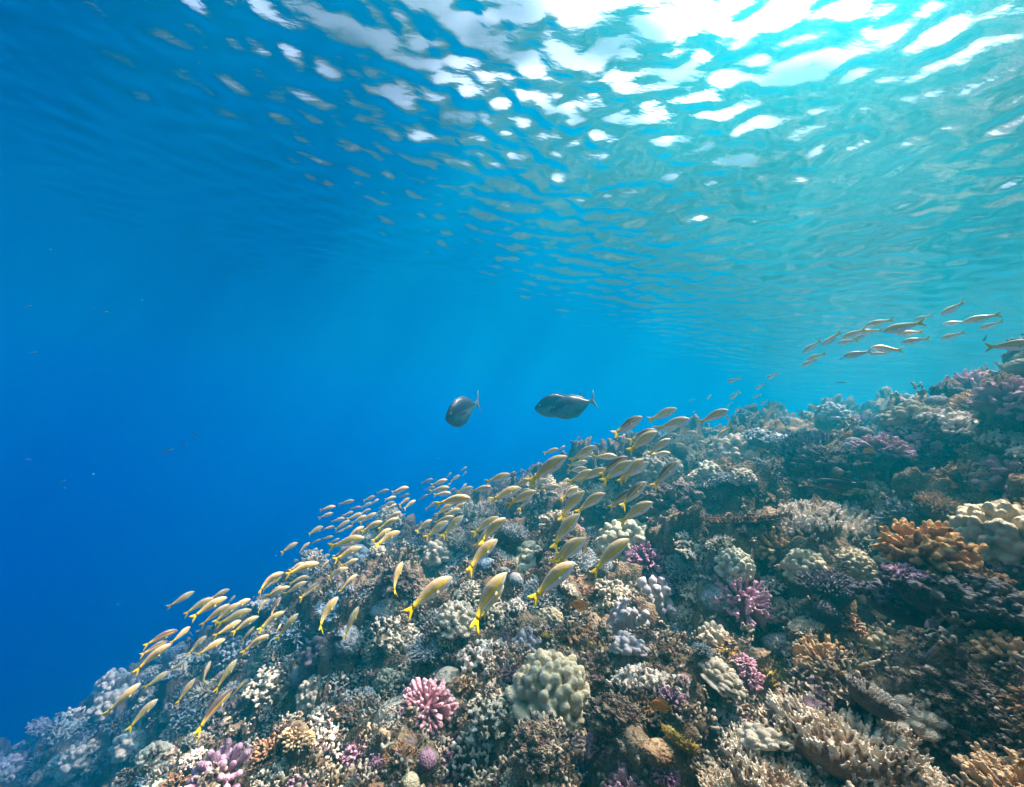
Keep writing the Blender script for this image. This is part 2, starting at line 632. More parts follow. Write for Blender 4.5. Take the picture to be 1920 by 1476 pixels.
def lobed(seed, n=70, vox=.015, tall=.9, lob=.095):
    """massive mound covered with smooth knuckle-like lobes"""
    g = random.Random(seed)
    s = Soup()
    s.ball((0, 0, .05), (.40, .40, .36 * tall), 2)
    for d in dirs(n, -.25, g, .6):
        rr = .40 + .05 * g.random()
        c = Vector((d.x * rr, d.y * rr, d.z * rr * tall + .04))
        r = lob * g.uniform(.6, 1.25)
        s.ball(c, (r, r, r * g.uniform(1.0, 1.7)), 2, d + Vector((0, 0, .7)))
    for k in range(9):
        a = g.random() * 6.28
        s.ball((.44 * math.cos(a), .44 * math.sin(a), -.06), (.13, .13, .07), 2)
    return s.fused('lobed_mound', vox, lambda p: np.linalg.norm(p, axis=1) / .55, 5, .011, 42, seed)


def columns(seed, vox=.015):
    """finger-thick fused columns with knuckles"""
    g = random.Random(seed)
    s = Soup()
    s.ball((0, 0, 0), (.36, .30, .16), 2)
    for k in range(9):
        a, rr = k * 2.4, .34 * math.sqrt((k + .4) / 9)
        x, y = rr * math.cos(a), rr * math.sin(a)
        h = g.uniform(.45, .95) * (1.1 - rr)
        for j in range(7):
            z = h * j / 6
            r = .115 * (1.05 - .25 * j / 6) * g.uniform(.85, 1.15)
            q = (x * (1 + .25 * z) + g.gauss(0, .02), y * (1 + .25 * z) + g.gauss(0, .02), z)
            s.ball(q, (r, r, r * .9), 2)
            for i in range(3):
                b = g.random() * 6.28
                s.ball((q[0] + r * .75 * math.cos(b), q[1] + r * .75 * math.sin(b), z + g.gauss(0, .03)), r * .5, 1)
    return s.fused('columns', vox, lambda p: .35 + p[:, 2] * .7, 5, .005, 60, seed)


def thicket(seed, n=380, vox=.0085, dome=.16, L=.17, r=.0135, spread=.9, side=2):
    """upright tapering fingers crowding a low mound"""
    g = random.Random(seed)
    s = Soup()
    s.ball((0, 0, -.02), (.43, .43, dome + .05), 3)
    for i in range(n):
        a, q = i * 2.399963 + g.gauss(0, .15), .5 * math.sqrt((i + .5) / n)
        x, y = q * math.cos(a), q * math.sin(a)
        z = (dome + .02) * math.sqrt(max(0, 1 - (q / .52) ** 2)) - .03
        d = Vector((x * 2 * spread + g.gauss(0, .18), y * 2 * spread + g.gauss(0, .18), 1.0))
        l = L * g.uniform(.65, 1.15)
        s.finger((x * .93, y * .93, z), d, l, r * 1.25, r * .8)
        for k in range(side):
            b = Vector((x * .93, y * .93, z)) + d.normalized() * l * g.uniform(.35, .65)
            e = Vector((g.gauss(0, 1), g.gauss(0, 1), .9)).normalized() + d.normalized()
            s.finger(b, e, l * g.uniform(.25, .4), r * .95, r * .65)
    base = lambda p: (dome + .02) * np.sqrt(np.maximum(0, 1 - (np.hypot(p[:, 0], p[:, 1]) / .55) ** 2))
    return s.fused('finger_thicket', vox, lambda p: (p[:, 2] - base(p) * .75 + .06) / (L * .9), 0, 0)


def table(seed, n=420, vox=.0085):
    """flat plate on a short stem, its top bristling with short fingers"""
    g = random.Random(seed)
    s = Soup()
    s.tube([(0, 0, -.15), (.02, 0, 0), (.02, .01, .12)], [.16, .11, .16], 10)
    for k in range(34):
        a, q = k * 2.4, .44 * math.sqrt((k + .5) / 34)
        s.ball((q * math.cos(a), q * math.sin(a), .11 + .22 * q * q), (.12, .12, .030), 2)
    for i in range(n):
        a, q = i * 2.399963, .53 * math.sqrt((i + .5) / n)
        x, y = q * math.cos(a), q * math.sin(a)
        s.finger((x, y, .11 + .22 * q * q), (x * 1.3 + g.gauss(0, .25), y * 1.3 + g.gauss(0, .25), 1), .085 * g.uniform(.6, 1.2), .014, .009)
    return s.fused('table_plate', vox, lambda p: (p[:, 2] - .13 - .2 * (p[:, 0] ** 2 + p[:, 1] ** 2)) / .07, 0, 0)


def dome(seed, sub=6, sq=.8, cell=.02, gs=22, warp=.25):
    """rounded massive head with small cups"""
    v, f = ico(sub)
    rr = .5 * (1 + warp * (fbm(v * 1.5 + seed, seed, 3) - .45))
    d1, _ = worley(v * gs * .5 + seed, seed)
    gr = np.abs(fbm(v * gs * .22 + seed, seed + 3, 3) - .45)
    rr = rr + cell * (d1 - .4) + .055 * np.minimum(gr, .12) / .12 - .02 * (vnoise(v * 9, seed) - .5)
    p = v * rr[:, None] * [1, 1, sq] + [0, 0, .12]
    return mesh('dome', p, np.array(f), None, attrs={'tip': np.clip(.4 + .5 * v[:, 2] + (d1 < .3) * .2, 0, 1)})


def boulder(seed, sub=6, sq=.75, big=.5):
    """chunk of old reef, pitted and overgrown with knobs"""
    v, f = ico(sub)
    rr = .42 * (1 + big * (fbm(v * 1.6 + seed * 3.1, seed, 3) - .4))
    for sc, am in ((2.6, .20), (6., .12), (15., .055), (34., .022)):
        d1, c1 = worley(v * sc + seed, seed + int(sc))
        rr = rr + am * (.6 - d1) * (.3 + 1.2 * c1)
    p = v * rr[:, None] * [1, 1, sq]
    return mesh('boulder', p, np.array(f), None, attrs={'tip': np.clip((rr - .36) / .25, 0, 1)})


def knobs(seed, n=150, vox=.014):
    """encrusting plate broken into bright nubbins over dark gaps"""
    g = random.Random(seed)
    s = Soup()
    s.ball((0, 0, -.05), (.40, .36, .20), 3)
    for i in range(n):
        a, q = i * 2.399963 + g.gauss(0, .2), .49 * math.sqrt((i + .5) / n)
        x, y = q * math.cos(a), q * math.sin(a)
        z = .20 * math.sqrt(max(0, 1 - (q / .52) ** 2)) - .02 + .06 * math.sin(7 * x + seed) * math.cos(6 * y)
        r = g.uniform(.018, .036)
        h = g.uniform(.03, .10)
        d = Vector((x * 1.6 + g.gauss(0, .3), y * 1.6 + g.gauss(0, .3), 1)).normalized()
        s.tube([(x, y, z - .05), Vector((x, y, z)) + d * h], [r * .8, r], 6)
        for k in range(3):
            s.ball(Vector((x, y, z)) + d * h + Vector((g.gauss(0, 1), g.gauss(0, 1), g.gauss(0, .7))) * r * .7, r * g.uniform(.6, 1.0), 1)
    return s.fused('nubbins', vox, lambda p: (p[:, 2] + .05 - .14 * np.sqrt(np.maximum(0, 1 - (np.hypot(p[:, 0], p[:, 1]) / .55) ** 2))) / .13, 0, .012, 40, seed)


def staghorn(seed, n=46, vox=.0085):
    """open bush of forking branches"""
    g = random.Random(seed)
    s = Soup()
    s.ball((0, 0, -.04), (.2, .2, .1), 2)

    def grow(a, d, L, r, lev):
        b = a + d * L
        s.tube([a, a.lerp(b, .5) + Vector((g.gauss(0, .01), g.gauss(0, .01), 0)), b], [r, r * .88, r * (.75 if lev else .45)], 6)
        if lev:
            for k in range(g.choice((2, 3, 3))):
                e = (d * 1.1 + Vector((g.gauss(0, .5), g.gauss(0, .5), g.gauss(.15, .4)))).normalized()
                grow(a.lerp(b, g.uniform(.6, 1)), e, L * g.uniform(.55, .8), r * .8, lev - 1)
    for d in dirs(n, .1, g, .8):
        grow(Vector((d.x * .1, d.y * .1, 0)), d, .19 * g.uniform(.8, 1.15), .020, 2)
    return s.fused('staghorn', vox, lambda p: np.linalg.norm(p, axis=1) / .5, 0, 0)


def blades(seed, n=42, vox=.012):
    """thin upright fire-coral blades with ragged tops"""
    g = random.Random(seed)
    s = Soup()
    s.ball((0, 0, -.04), (.36, .3, .12), 2)
    for i in range(n):
        a, q = i * 2.4, .4 * math.sqrt((i + .5) / n)
        x, y = q * math.cos(a), q * math.sin(a)
        b = g.random() * 3.14
        h = g.uniform(.10, .26)
        for k in range(5):
            t = (k - 2) * .035
            s.finger((x + t * math.cos(b), y + t * math.sin(b), 0), (x * .8 + t * math.cos(b) * 4, y * .8 + t * math.sin(b) * 4, 1), h * g.uniform(.7, 1.1), .026, .016)
    return s.fused('blades', vox, lambda p: p[:, 2] / .24, 0, .01, 40, seed)


SHAPES = {
    'cauliflower': [cauliflower(1, 150, .030, .78, .0105, .12, 3), cauliflower(2, 120, .033, .85, .0105, .2, 3), cauliflower(3, 165, .031, .76, .0100, .06, 1)],
    'bigknob': [cauliflower(4, 75, .047, .85, .014, .1, 2), cauliflower(14, 62, .056, .9, .014, .12, 1)],
    'lobed': [lobed(1, 110, .014, .9, .075), lobed(2, 170, .013, 1.0, .062), lobed(3, 50, .015, .75, .12)],
    'columns': [columns(1), columns(5)],
    'thicket': [thicket(1), thicket(2, 300, .0085, .22, .15, .0145, 1.3)],
    'longthicket': [thicket(7, 420, .0072, .16, .20, .0105, .42, 3), thicket(8, 380, .0072, .12, .22, .0110, .35, 3)],
    'table': [table(1)],
    'dome': [dome(1), dome(2, 6, .7, .03, 16), dome(3, 6, .9, .015, 30, .45)],
    'boulder': [boulder(1), boulder(2), boulder(3, 6, .9, .7), boulder(4, 6, .6)],
    'knobs': [knobs(1), knobs(2, 110), knobs(3, 190)],
    'staghorn': [staghorn(1), staghorn(2, 36)],
    'blades': [blades(1)],
}
MATS = {
    'pink': coral_mat('pink_coral', (.25, .09, .12), (.64, .36, .40)),
    'mauve': coral_mat('mauve_coral', (.22, .08, .14), (.66, .38, .46)),
    'purple': coral_mat('purple_coral', (.16, .05, .11), (.52, .25, .37)),
    'tan': coral_mat('tan_coral', (.26, .13, .06), (.72, .47, .25)),
    'orange': coral_mat('orange_coral', (.32, .12, .03), (.80, .44, .16)),
    'cream': coral_mat('cream_coral', (.30, .23, .13), (.54, .46, .30), (.22, .17, .10), .25, 70),
    'grey': coral_mat('grey_lavender_coral', (.24, .22, .24), (.42, .39, .40), (.2, .19, .2), .2, 80),
    'olive': coral_mat('olive_cream_coral', (.27, .27, .17), (.52, .50, .36), (.2, .2, .14), .25, 70),
    'white': coral_mat('white_tipped_coral', (.12, .07, .05), (.78, .68, .55), (.09, .05, .04), .3, 50, .35, .9),
    'sand': coral_mat('sandy_coral', (.26, .19, .11), (.72, .62, .46), None, .4, 45, .3, .85),
    'tipped': coral_mat('pale_finger_coral', (.26, .15, .08), (.86, .72, .53), (.30, .18, .11), .3, 50, .35, .95),
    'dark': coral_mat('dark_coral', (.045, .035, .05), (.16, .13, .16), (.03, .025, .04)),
    'brown': coral_mat('brown_coral', (.11, .05, .025), (.40, .22, .12)),
    'yellow': coral_mat('yellow_fire_coral', (.30, .19, .03), (.72, .52, .12), (.22, .14, .03)),
    'hazeblue': coral_mat('haze_tinted_coral', (.10, .14, .18), (.32, .42, .50)),  # blue cast of the water haze put into the coral colour
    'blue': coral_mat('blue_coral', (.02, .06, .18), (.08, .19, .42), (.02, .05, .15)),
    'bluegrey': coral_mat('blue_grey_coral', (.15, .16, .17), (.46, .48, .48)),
    'rock': coral_mat('overgrown_rock', (.09, .055, .04), (.44, .34, .23), (.20, .11, .11), .6, 30, .25, .9, .92),
    'darkrock': coral_mat('dark_overgrown_rock', (.06, .042, .04), (.25, .20, .17), (.09, .06, .07), .6, 30, .3, .95, .92),  # dark rock; part of the hollow's and shaded rocks' darkness is painted in here
}
NAMES = {'cauliflower': ('cauliflower_coral', 'coral'), 'bigknob': ('cauliflower_coral', 'coral'), 'lobed': ('lobe_coral', 'coral'), 'columns': ('column_coral', 'coral'),
         'thicket': ('finger_coral', 'coral'), 'longthicket': ('finger_coral', 'coral'), 'table': ('table_coral', 'coral'), 'dome': ('dome_coral', 'coral'),
         'boulder': ('reef_boulder', 'rock'), 'knobs': ('nubbin_coral', 'coral'), 'staghorn': ('staghorn_coral', 'coral'), 'blades': ('fire_coral', 'coral')}
_cache = {}
USED = []                                     # (px, py, width) of placed colonies


def colony(kind, mat, px, py, w, label, var=None, hs=1.0, lean=.35, depth=None, group=None, sink=.10):
    """one coral colony standing on the slope where the line of sight through (px, py) meets it; w = width in photograph pixels"""
    off = {'boulder': 0, 'columns': .45, 'lobed': .25, 'longthicket': .15}.get(kind, .2)
    t = depth or hit(px, py + off * w * hs)
    if t is None:
        return None
    g = random.Random(int(px * 7 + py * 13))
    lst = SHAPES[kind]
    i = g.randrange(len(lst)) if var is None else var
    key = (kind, i, mat)
    if key not in _cache:
        me = lst[i].copy()
        me.materials.clear()
        me.materials.append(MATS[mat])
        _cache[key] = me
    p = ray(px, py + off * w * hs) * t
    x, y = p.x, p.y
    e = .06
    h = base_h([x, x + e, y * 0 + x], [y, y, y + e])
    n = Vector((-(h[1] - h[0]) / e, -(h[2] - h[0]) / e, 1)).normalized()
    up = (Vector((0, 0, 1)) * (1 - lean) + n * lean).normalized()
    pxr = t * ray(px, py).length / math.sqrt(1 + ((px - 960) ** 2 + (py - 738) ** 2) / FPX ** 2) / FPX
    s = w * pxr
    nm, cat = NAMES[kind]
    o = link(nm, _cache[key])
    z = h[0] if depth is None else p.z
    M = Matrix.Translation(Vector((x, y, z)) - up * s * sink) @ Vector((0, 0, 1)).rotation_difference(up).to_matrix().to_4x4()
    o.matrix_world = M @ Matrix.Rotation(g.random() * 6.28, 4, 'Z') @ Matrix.Diagonal((s, s, s * hs, 1))
    tag(o, label, cat, group)
    USED.append((px, py, w))
    return o


HERO = [
    # kind, material, px, py, width, label
    ('cauliflower', 'pink', 803, 1300, 112, 'pink cauliflower coral dome beside the pale sandy gully, left of the big cream lobe coral', {'var': 2}),
    ('lobed', 'cream', 1035, 1262, 150, 'large cream lobe coral mound at the centre of the near reef, ragged skirt below', {'var': 1, 'hs': 1.05}),
    ('lobed', 'grey', 990, 1195, 58, 'smooth grey stacked lobes joined behind the top of the cream lobe coral', {'var': 2, 'hs': 1.2}),
    ('columns', 'grey', 1165, 1150, 84, 'left of two grey column corals with knuckled pillars', {'var': 0, 'hs': 1.15}),
    ('columns', 'grey', 1238, 1120, 92, 'right and taller of two grey column corals, below the purple cauliflower corals', {'var': 1, 'hs': 1.2}),
    ('lobed', 'grey', 1178, 1200, 64, 'low grey lobes at the foot of the left column coral', {'var': 2, 'hs': .8}),
    ('cauliflower', 'purple', 1212, 1040, 86, 'purple-pink cauliflower coral above the grey column corals', {'var': 0}),
    ('cauliflower', 'purple', 1264, 1084, 58, 'smaller purple-pink cauliflower coral tucked behind the right grey column coral', {'var': 2}),
    ('knobs', 'white', 915, 1212, 110, 'dark coral clump with white nubbin tips, up and left of the cream lobe coral', {'var': 0, 'hs': 1.2}),
    ('cauliflower', 'pink', 958, 1254, 42, 'small pink coral wedged against the left side of the cream lobe coral', {}),
    ('knobs', 'white', 1217, 1258, 136, 'dark bushy coral with pale tips below the grey column corals', {'var': 2, 'hs': 1.1}),
    ('knobs', 'brown', 1086, 1175, 84, 'dark brown fine-knobbed coral between the cream lobe coral and the grey columns', {'var': 2}),
    ('lobed', 'cream', 1032, 1148, 52, 'cream-capped coral head with yellow underside behind the cream lobe coral', {'hs': .8}),
    ('blades', 'yellow', 1030, 1184, 46, 'yellow crust of fire coral behind the cream lobe coral', {'hs': .5}),
    ('dome', 'pink', 1282, 1274, 22, 'small salmon dome coral right of the dark bushy coral with pale tips', {}),
    ('dome', 'tan', 1234, 1402, 60, 'tan heart-shaped dome coral at the bottom near the orange damselfish', {'var': 1, 'hs': .8}),
    ('cauliflower', 'blue', 1090, 1432, 54, 'vivid blue knobby coral at the bottom edge of the near reef', {'var': 1}),
    ('dome', 'cream', 1077, 1410, 26, 'pale cup-shaped coral just above the vivid blue coral', {'hs': .7}),
    ('cauliflower', 'purple', 1247, 1438, 56, 'purple bushy coral at the bottom, right of the vivid blue coral', {'var': 2}),
    ('knobs', 'sand', 970, 1458, 70, 'whitish branched coral at the bottom edge left of the vivid blue coral', {}),
    ('dome', 'mauve', 800, 1424, 34, 'mauve ball-shaped dome coral below the pink cauliflower coral', {'var': 0}),
    ('dome', 'cream', 768, 1466, 34, 'cream ball-shaped dome coral at the bottom edge below the mauve one', {'var': 2}),
    ('cauliflower', 'mauve', 700, 1436, 60, 'pale purple bushy coral at the bottom edge left of the ball-shaped dome corals', {'var': 0}),
    ('dome', 'tan', 722, 1372, 30, 'small tan dome coral at the lower end of the sandy gully', {}),
    ('lobed', 'olive', 722, 1268, 40, 'olive-grey lobe coral standing in the sandy gully', {'hs': 1.2}),
    ('knobs', 'white', 900, 1385, 104, 'ragged brown and white nubbin coral below and left of the cream lobe coral', {'var': 1, 'hs': 1.2}),
    ('knobs', 'white', 985, 1345, 80, 'dark white-tipped coral crust under the skirt of the cream lobe coral', {'var': 0, 'hs': .9}),
    ('boulder', 'rock', 1010, 1400, 110, 'dark pitted rock below the cream lobe coral', {'var': 2}),
    ('boulder', 'rock', 1165, 1345, 110, 'yellowish overgrown rock left of the lower orange damselfish', {'var': 1}),
    ('knobs', 'sand', 1330, 1440, 80, 'sandy nubbin coral at the bottom edge left of the long-fingered corals', {}),
    # right half
    ('longthicket', 'tipped', 1570, 1365, 220, 'pale long-fingered coral at the top of the wide finger bed, touching the bright white lump', {'sink': .30, 'lean': .15, 'hs': .8, 'var': 0}),
    ('longthicket', 'tipped', 1470, 1425, 200, 'pale long-fingered coral at the left end of the wide finger bed', {'sink': .30, 'lean': .15, 'hs': .8, 'var': 1}),
    ('longthicket', 'tipped', 1670, 1430, 220, 'pale long-fingered coral at the right end of the wide finger bed', {'sink': .30, 'lean': .15, 'hs': .8, 'var': 1}),
    ('longthicket', 'tipped', 1565, 1462, 200, 'pale long-fingered coral lowest in the wide finger bed, cut by the bottom edge', {'sink': .30, 'lean': .15, 'hs': .8, 'var': 0}),
    ('longthicket', 'tipped', 1385, 1456, 140, 'pale long-fingered coral standing apart, left of the wide finger bed', {'sink': .30, 'lean': .15, 'hs': .8, 'var': 0}),
    ('longthicket', 'tipped', 1775, 1436, 150, 'bed of cream finger coral at the bottom right', {'sink': .30, 'lean': .15, 'hs': .8}),
    ('bigknob', 'tan', 1888, 1215, 120, 'cream fingered coral jutting in at the right edge over the dark hollow', {'var': 0}),
    ('knobs', 'tan', 1895, 1330, 80, 'tan nubbin coral at the right edge below the cream fingered coral', {}),
    ('cauliflower', 'tan', 1560, 1226, 140, 'large tan cauliflower coral on the left rim of the dark hollow', {'var': 0}),
    ('thicket', 'white', 1640, 1290, 90, 'short pale finger coral below the large tan cauliflower coral', {}),
    ('lobed', 'sand', 1690, 1312, 110, 'whitish lumpy coral below the dark hollow', {'var': 2, 'hs': .6}),
    ('boulder', 'darkrock', 1830, 1390, 130, 'dark rough rock in the lower right corner', {'var': 0}),
    ('lobed', 'sand', 1432, 1372, 84, 'bright white plate-like lump above the wide finger bed at the bottom', {'var': 2, 'hs': .6}),
    ('knobs', 'bluegrey', 1348, 1325, 92, 'grey-blue bushy coral left of the bright white lump', {'var': 0, 'hs': 1.1}),
    ('lobed', 'sand', 1352, 1252, 92, 'white rubbly lump coral right of the dark bushy coral with pale tips', {'var': 0, 'hs': .6}),
    ('blades', 'yellow', 1462, 1258, 80, 'yellow-brown fire coral ledge left of the large tan cauliflower coral', {'hs': .7}),
    ('dome', 'grey', 1462, 1198, 58, 'pale grey dome coral between the two yellow fire coral patches', {'var': 1, 'hs': .8}),
    ('blades', 'yellow', 1437, 1170, 66, 'bright yellow fire coral clump below the mauve cauliflower coral', {}),
    ('blades', 'yellow', 1368, 1206, 62, 'yellow fire coral crust left of the bright yellow clump', {'hs': .6}),
    ('knobs', 'sand', 1490, 1132, 72, 'sandy coral with cream nubbins above the bright yellow fire coral', {'var': 1}),
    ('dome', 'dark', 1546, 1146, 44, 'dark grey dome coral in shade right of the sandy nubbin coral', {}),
    ('lobed', 'sand', 1336, 1178, 48, 'pale lumpy coral head left of the bright yellow fire coral', {}),
    ('cauliflower', 'bluegrey', 1317, 1212, 38, 'small grey-white bush coral left of the yellow fire coral crust', {}),
    ('cauliflower', 'mauve', 1393, 1108, 104, 'bright mauve cauliflower coral of several clumps, right of the grey column corals', {'var': 1, 'hs': 1.1}),
    ('knobs', 'white', 1447, 1086, 54, 'white-nubbed coral right of the bright mauve cauliflower coral', {}),
    ('staghorn', 'bluegrey', 1330, 1062, 74, 'pale branching coral up and left of the bright mauve cauliflower coral', {}),
    ('lobed', 'cream', 1511, 1048, 76, 'left of two cream knobbly mounds below the wide finger coral shelf', {'var': 0}),
    ('lobed', 'cream', 1601, 1044, 72, 'right of two cream knobbly mounds below the wide finger coral shelf', {'var': 1}),
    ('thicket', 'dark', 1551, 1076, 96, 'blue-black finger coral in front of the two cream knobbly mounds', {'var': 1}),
    ('lobed', 'sand', 1645, 1110, 86, 'flat cream coral crust right of the blue-black finger coral', {'var': 2, 'hs': .5}),
    ('knobs', 'mauve', 1690, 1085, 60, 'mauve nubbin coral below the orange cauliflower coral', {}),
    ('cauliflower', 'tan', 1457, 1006, 106, 'pinkish tan cauliflower coral at the left end of the wide finger coral shelf', {'var': 2}),
    ('thicket', 'white', 1502, 950, 130, 'left lobe of the wide finger coral shelf', {'var': 0}),
    ('thicket', 'white', 1590, 962, 150, 'right lobe of the wide finger coral shelf, under the dark wrasse', {'var': 1}),
    ('table', 'brown', 1395, 955, 135, 'thin brown table coral plate left of the wide finger coral shelf', {'hs': .8}),
    ('thicket', 'tan', 1766, 938, 80, 'yellowish tan finger coral above the orange cauliflower coral', {'var': 1}),
    ('thicket', 'tan', 1828, 922, 60, 'small tan finger coral left of the big cream boulder coral', {'var': 1}),
    ('bigknob', 'orange', 1736, 1003, 150, 'orange cauliflower coral with big round knobs, largest of the upper right reef', {'var': 0, 'depth': 1.40, 'lean': .1}),
    ('dome', 'brown', 1667, 986, 34, 'small brown-orange dome left of the orange cauliflower coral', {}),
    ('lobed', 'cream', 1868, 972, 125, 'big cream boulder coral with broad swellings near the right edge', {'var': 0, 'hs': 1.1}),
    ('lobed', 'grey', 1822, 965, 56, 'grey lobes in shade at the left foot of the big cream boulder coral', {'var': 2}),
    ('bigknob', 'pink', 1905, 1042, 70, 'pink big-knobbed coral at the right edge below the big cream boulder coral', {'var': 1}),
    ('knobs', 'darkrock', 1800, 1088, 230, 'broad dark ledge roofing the deep hollow below the orange cauliflower coral', {'var': 1, 'hs': .75, 'depth': 1.28, 'lean': 0, 'sink': 0}),  # roof ledges set to shade the hollow, coloured dark to deepen that shade
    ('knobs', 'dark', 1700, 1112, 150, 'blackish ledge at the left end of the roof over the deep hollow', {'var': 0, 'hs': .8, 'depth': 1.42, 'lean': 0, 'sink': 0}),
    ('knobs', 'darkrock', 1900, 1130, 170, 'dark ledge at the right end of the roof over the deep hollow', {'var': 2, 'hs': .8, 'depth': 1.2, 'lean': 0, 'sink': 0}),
    ('knobs', 'mauve', 1700, 1062, 70, 'mauve and tan nubbin crust on the left end of the dark ledge', {'depth': 1.34, 'lean': 0}),
    ('knobs', 'brown', 1830, 1062, 90, 'brown nubbin crust on the front edge of the dark ledge', {'depth': 1.30, 'lean': 0}),
    ('boulder', 'darkrock', 1706, 872, 130, 'dark rock face with pale knobs above the wide finger coral shelf', {'var': 1}),
    ('cauliflower', 'brown', 1801, 882, 100, 'dark brown coral dome in the shade of the upper right ledge', {'var': 0}),
    ('bigknob', 'pink', 1894, 880, 115, 'pink knobbed coral arching over a hollow at the right edge', {'var': 1, 'hs': .8}),
    ('boulder', 'darkrock', 1605, 868, 96, 'dark rough rock behind the cream dome under the dark wrasse', {'var': 0}),
    ('lobed', 'cream', 1590, 896, 60, 'cream dome coral right behind the dark wrasse', {'var': 1, 'hs': .8}),
    ('lobed', 'olive', 1637, 910, 44, 'olive lumpy coral just right of the tail of the dark wrasse', {}),
    ('cauliflower', 'mauve', 1660, 826, 100, 'mauve knobby coral at the left end of the upper ledge', {'var': 0, 'hs': .8}),
    ('cauliflower', 'mauve', 1716, 812, 115, 'brownish mauve knobby coral in the middle of the upper ledge', {'var': 2, 'hs': .8}),
    ('cauliflower', 'pink', 1762, 800, 100, 'rosy knobby coral at the right end of the upper ledge', {'var': 1, 'hs': .8}),
    ('knobs', 'white', 1800, 775, 130, 'dark ledge coral with bright tips below the skyline corals at right', {'var': 2}),
    ('cauliflower', 'mauve', 1818, 706, 88, 'mauve cauliflower coral on the skyline at upper right', {'var': 2}),
    ('knobs', 'dark', 1782, 724, 50, 'dark coral clump on the skyline left of the mauve cauliflower coral', {}),
    ('thicket', 'tan', 1838, 736, 100, 'tan finger coral dome below the skyline cauliflower coral', {'var': 1, 'hs': 1.1}),
    ('bigknob', 'pink', 1902, 734, 125, 'rosy pink big-knobbed coral on the skyline at the right edge', {'var': 0}),
    ('cauliflower', 'tan', 1872, 708, 56, 'yellowish tan coral on the skyline left of the rosy pink big-knobbed coral', {}),
    ('dome', 'cream', 1910, 688, 38, 'cream dome coral on the skyline at the very right edge', {}),
    ('dome', 'grey', 1757, 748, 30, 'small grey dome coral on the skyline above the cream mound', {}),
    ('lobed', 'cream', 1703, 765, 74, 'bright cream mound coral on the skyline left of the dark ledge coral', {'var': 2, 'hs': .8}),
    ('lobed', 'cream', 1752, 768, 44, 'cream lumps between the bright cream mound and the dark ledge coral', {}),
    ('knobs', 'sand', 1706, 792, 54, 'yellowish cream nubbin coral below the bright cream mound', {}),
    ('dome', 'grey', 1655, 783, 28, 'left of two small grey domes left of the bright cream mound', {}),
    ('dome', 'grey', 1675, 788, 26, 'right of two small grey domes left of the bright cream mound', {}),
    ('cauliflower', 'purple', 1622, 787, 52, 'violet-grey bush coral on the skyline left of the two small grey domes', {}),
    ('thicket', 'dark', 1537, 828, 130, 'blue-black spiky finger coral bush standing above the slope', {'var': 1, 'hs': 1.3}),
    ('dome', 'grey', 1618, 808, 28, 'upper of three grey domes right of the blue-black spiky bush', {}),
    ('dome', 'grey', 1600, 826, 28, 'middle of three grey domes right of the blue-black spiky bush', {}),
    ('dome', 'grey', 1592, 842, 26, 'lower of three grey domes right of the blue-black spiky bush', {}),
    ('cauliflower', 'purple', 1478, 880, 84, 'violet bush coral with round heads below the blue-black spiky bush', {}),
    ('boulder', 'darkrock', 1540, 880, 110, 'dark rock pedestal under the blue-black spiky bush', {'var': 2}),
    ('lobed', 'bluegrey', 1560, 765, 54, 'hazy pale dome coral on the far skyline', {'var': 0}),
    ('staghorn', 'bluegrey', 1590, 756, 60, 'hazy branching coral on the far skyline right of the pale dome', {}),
    # middle and left
    ('lobed', 'olive', 1178, 997, 125, 'wide pale green lobe coral mound in the middle of the slope', {'var': 1, 'hs': .9}),
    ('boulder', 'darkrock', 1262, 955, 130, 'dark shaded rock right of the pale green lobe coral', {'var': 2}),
    ('thicket', 'bluegrey', 965, 988, 48, 'blue-grey spiky coral dome above the black damselfish', {'var': 1}),
    ('lobed', 'olive', 990, 1035, 104, 'low olive mound coral left of the black damselfish', {'var': 0, 'hs': .6}),
    ('dome', 'brown', 1105, 1094, 62, 'brown bowl-shaped coral left of the purple cauliflower corals', {'var': 1, 'hs': .7}),
    ('dome', 'bluegrey', 965, 1085, 30, 'blue-grey ball coral right of the leading foreground goatfish pair', {}),
    ('dome', 'bluegrey', 945, 1072, 26, 'smaller blue-grey ball coral beside the other ball coral', {}),
    ('cauliflower', 'tan', 946, 1058, 34, 'pale tan bush coral above the two blue-grey ball corals', {}),
    ('dome', 'hazeblue', 914, 1056, 34, 'turquoise dome coral left of the pale tan bush coral', {'hs': .8}),
    ('staghorn', 'bluegrey', 805, 1150, 72, 'blue branching coral under the goatfish with a hanging belly fin', {}),
    ('staghorn', 'bluegrey', 806, 1068, 70, 'blue branching coral farther up the slope than the other two branching bushes', {}),
    ('cauliflower', 'cream', 836, 1190, 38, 'pale small bush coral on the slope above the pink cauliflower coral', {}),
    ('staghorn', 'hazeblue', 640, 1112, 130, 'broad haze-blue staghorn coral thicket on the left slope', {'var': 0, 'hs': .7}),
    ('staghorn', 'bluegrey', 700, 1090, 90, 'blue-grey staghorn coral right of the haze-blue thicket', {'var': 1, 'hs': .7}),
    ('staghorn', 'hazeblue', 560, 1160, 110, 'haze-blue staghorn coral below the broad thicket', {'var': 1, 'hs': .6}),
    ('lobed', 'dark', 598, 1210, 72, 'dark grey round boulder coral beside the black damselfish at left', {'var': 2, 'hs': .9}),
    ('dome', 'bluegrey', 719, 1142, 46, 'flat-topped pale dome coral on the left slope', {'hs': .8}),
    ('knobs', 'sand', 745, 1172, 96, 'cream nubbin ledge below the flat-topped pale dome', {'var': 1, 'hs': .8}),
    ('knobs', 'sand', 515, 1262, 96, 'cream crusted ledge at the lower left of the slope', {'var': 0, 'hs': .8}),
    ('bigknob', 'mauve', 415, 1440, 120, 'pale pink and cream cauliflower coral at the bottom left corner of the near reef', {'var': 1}),
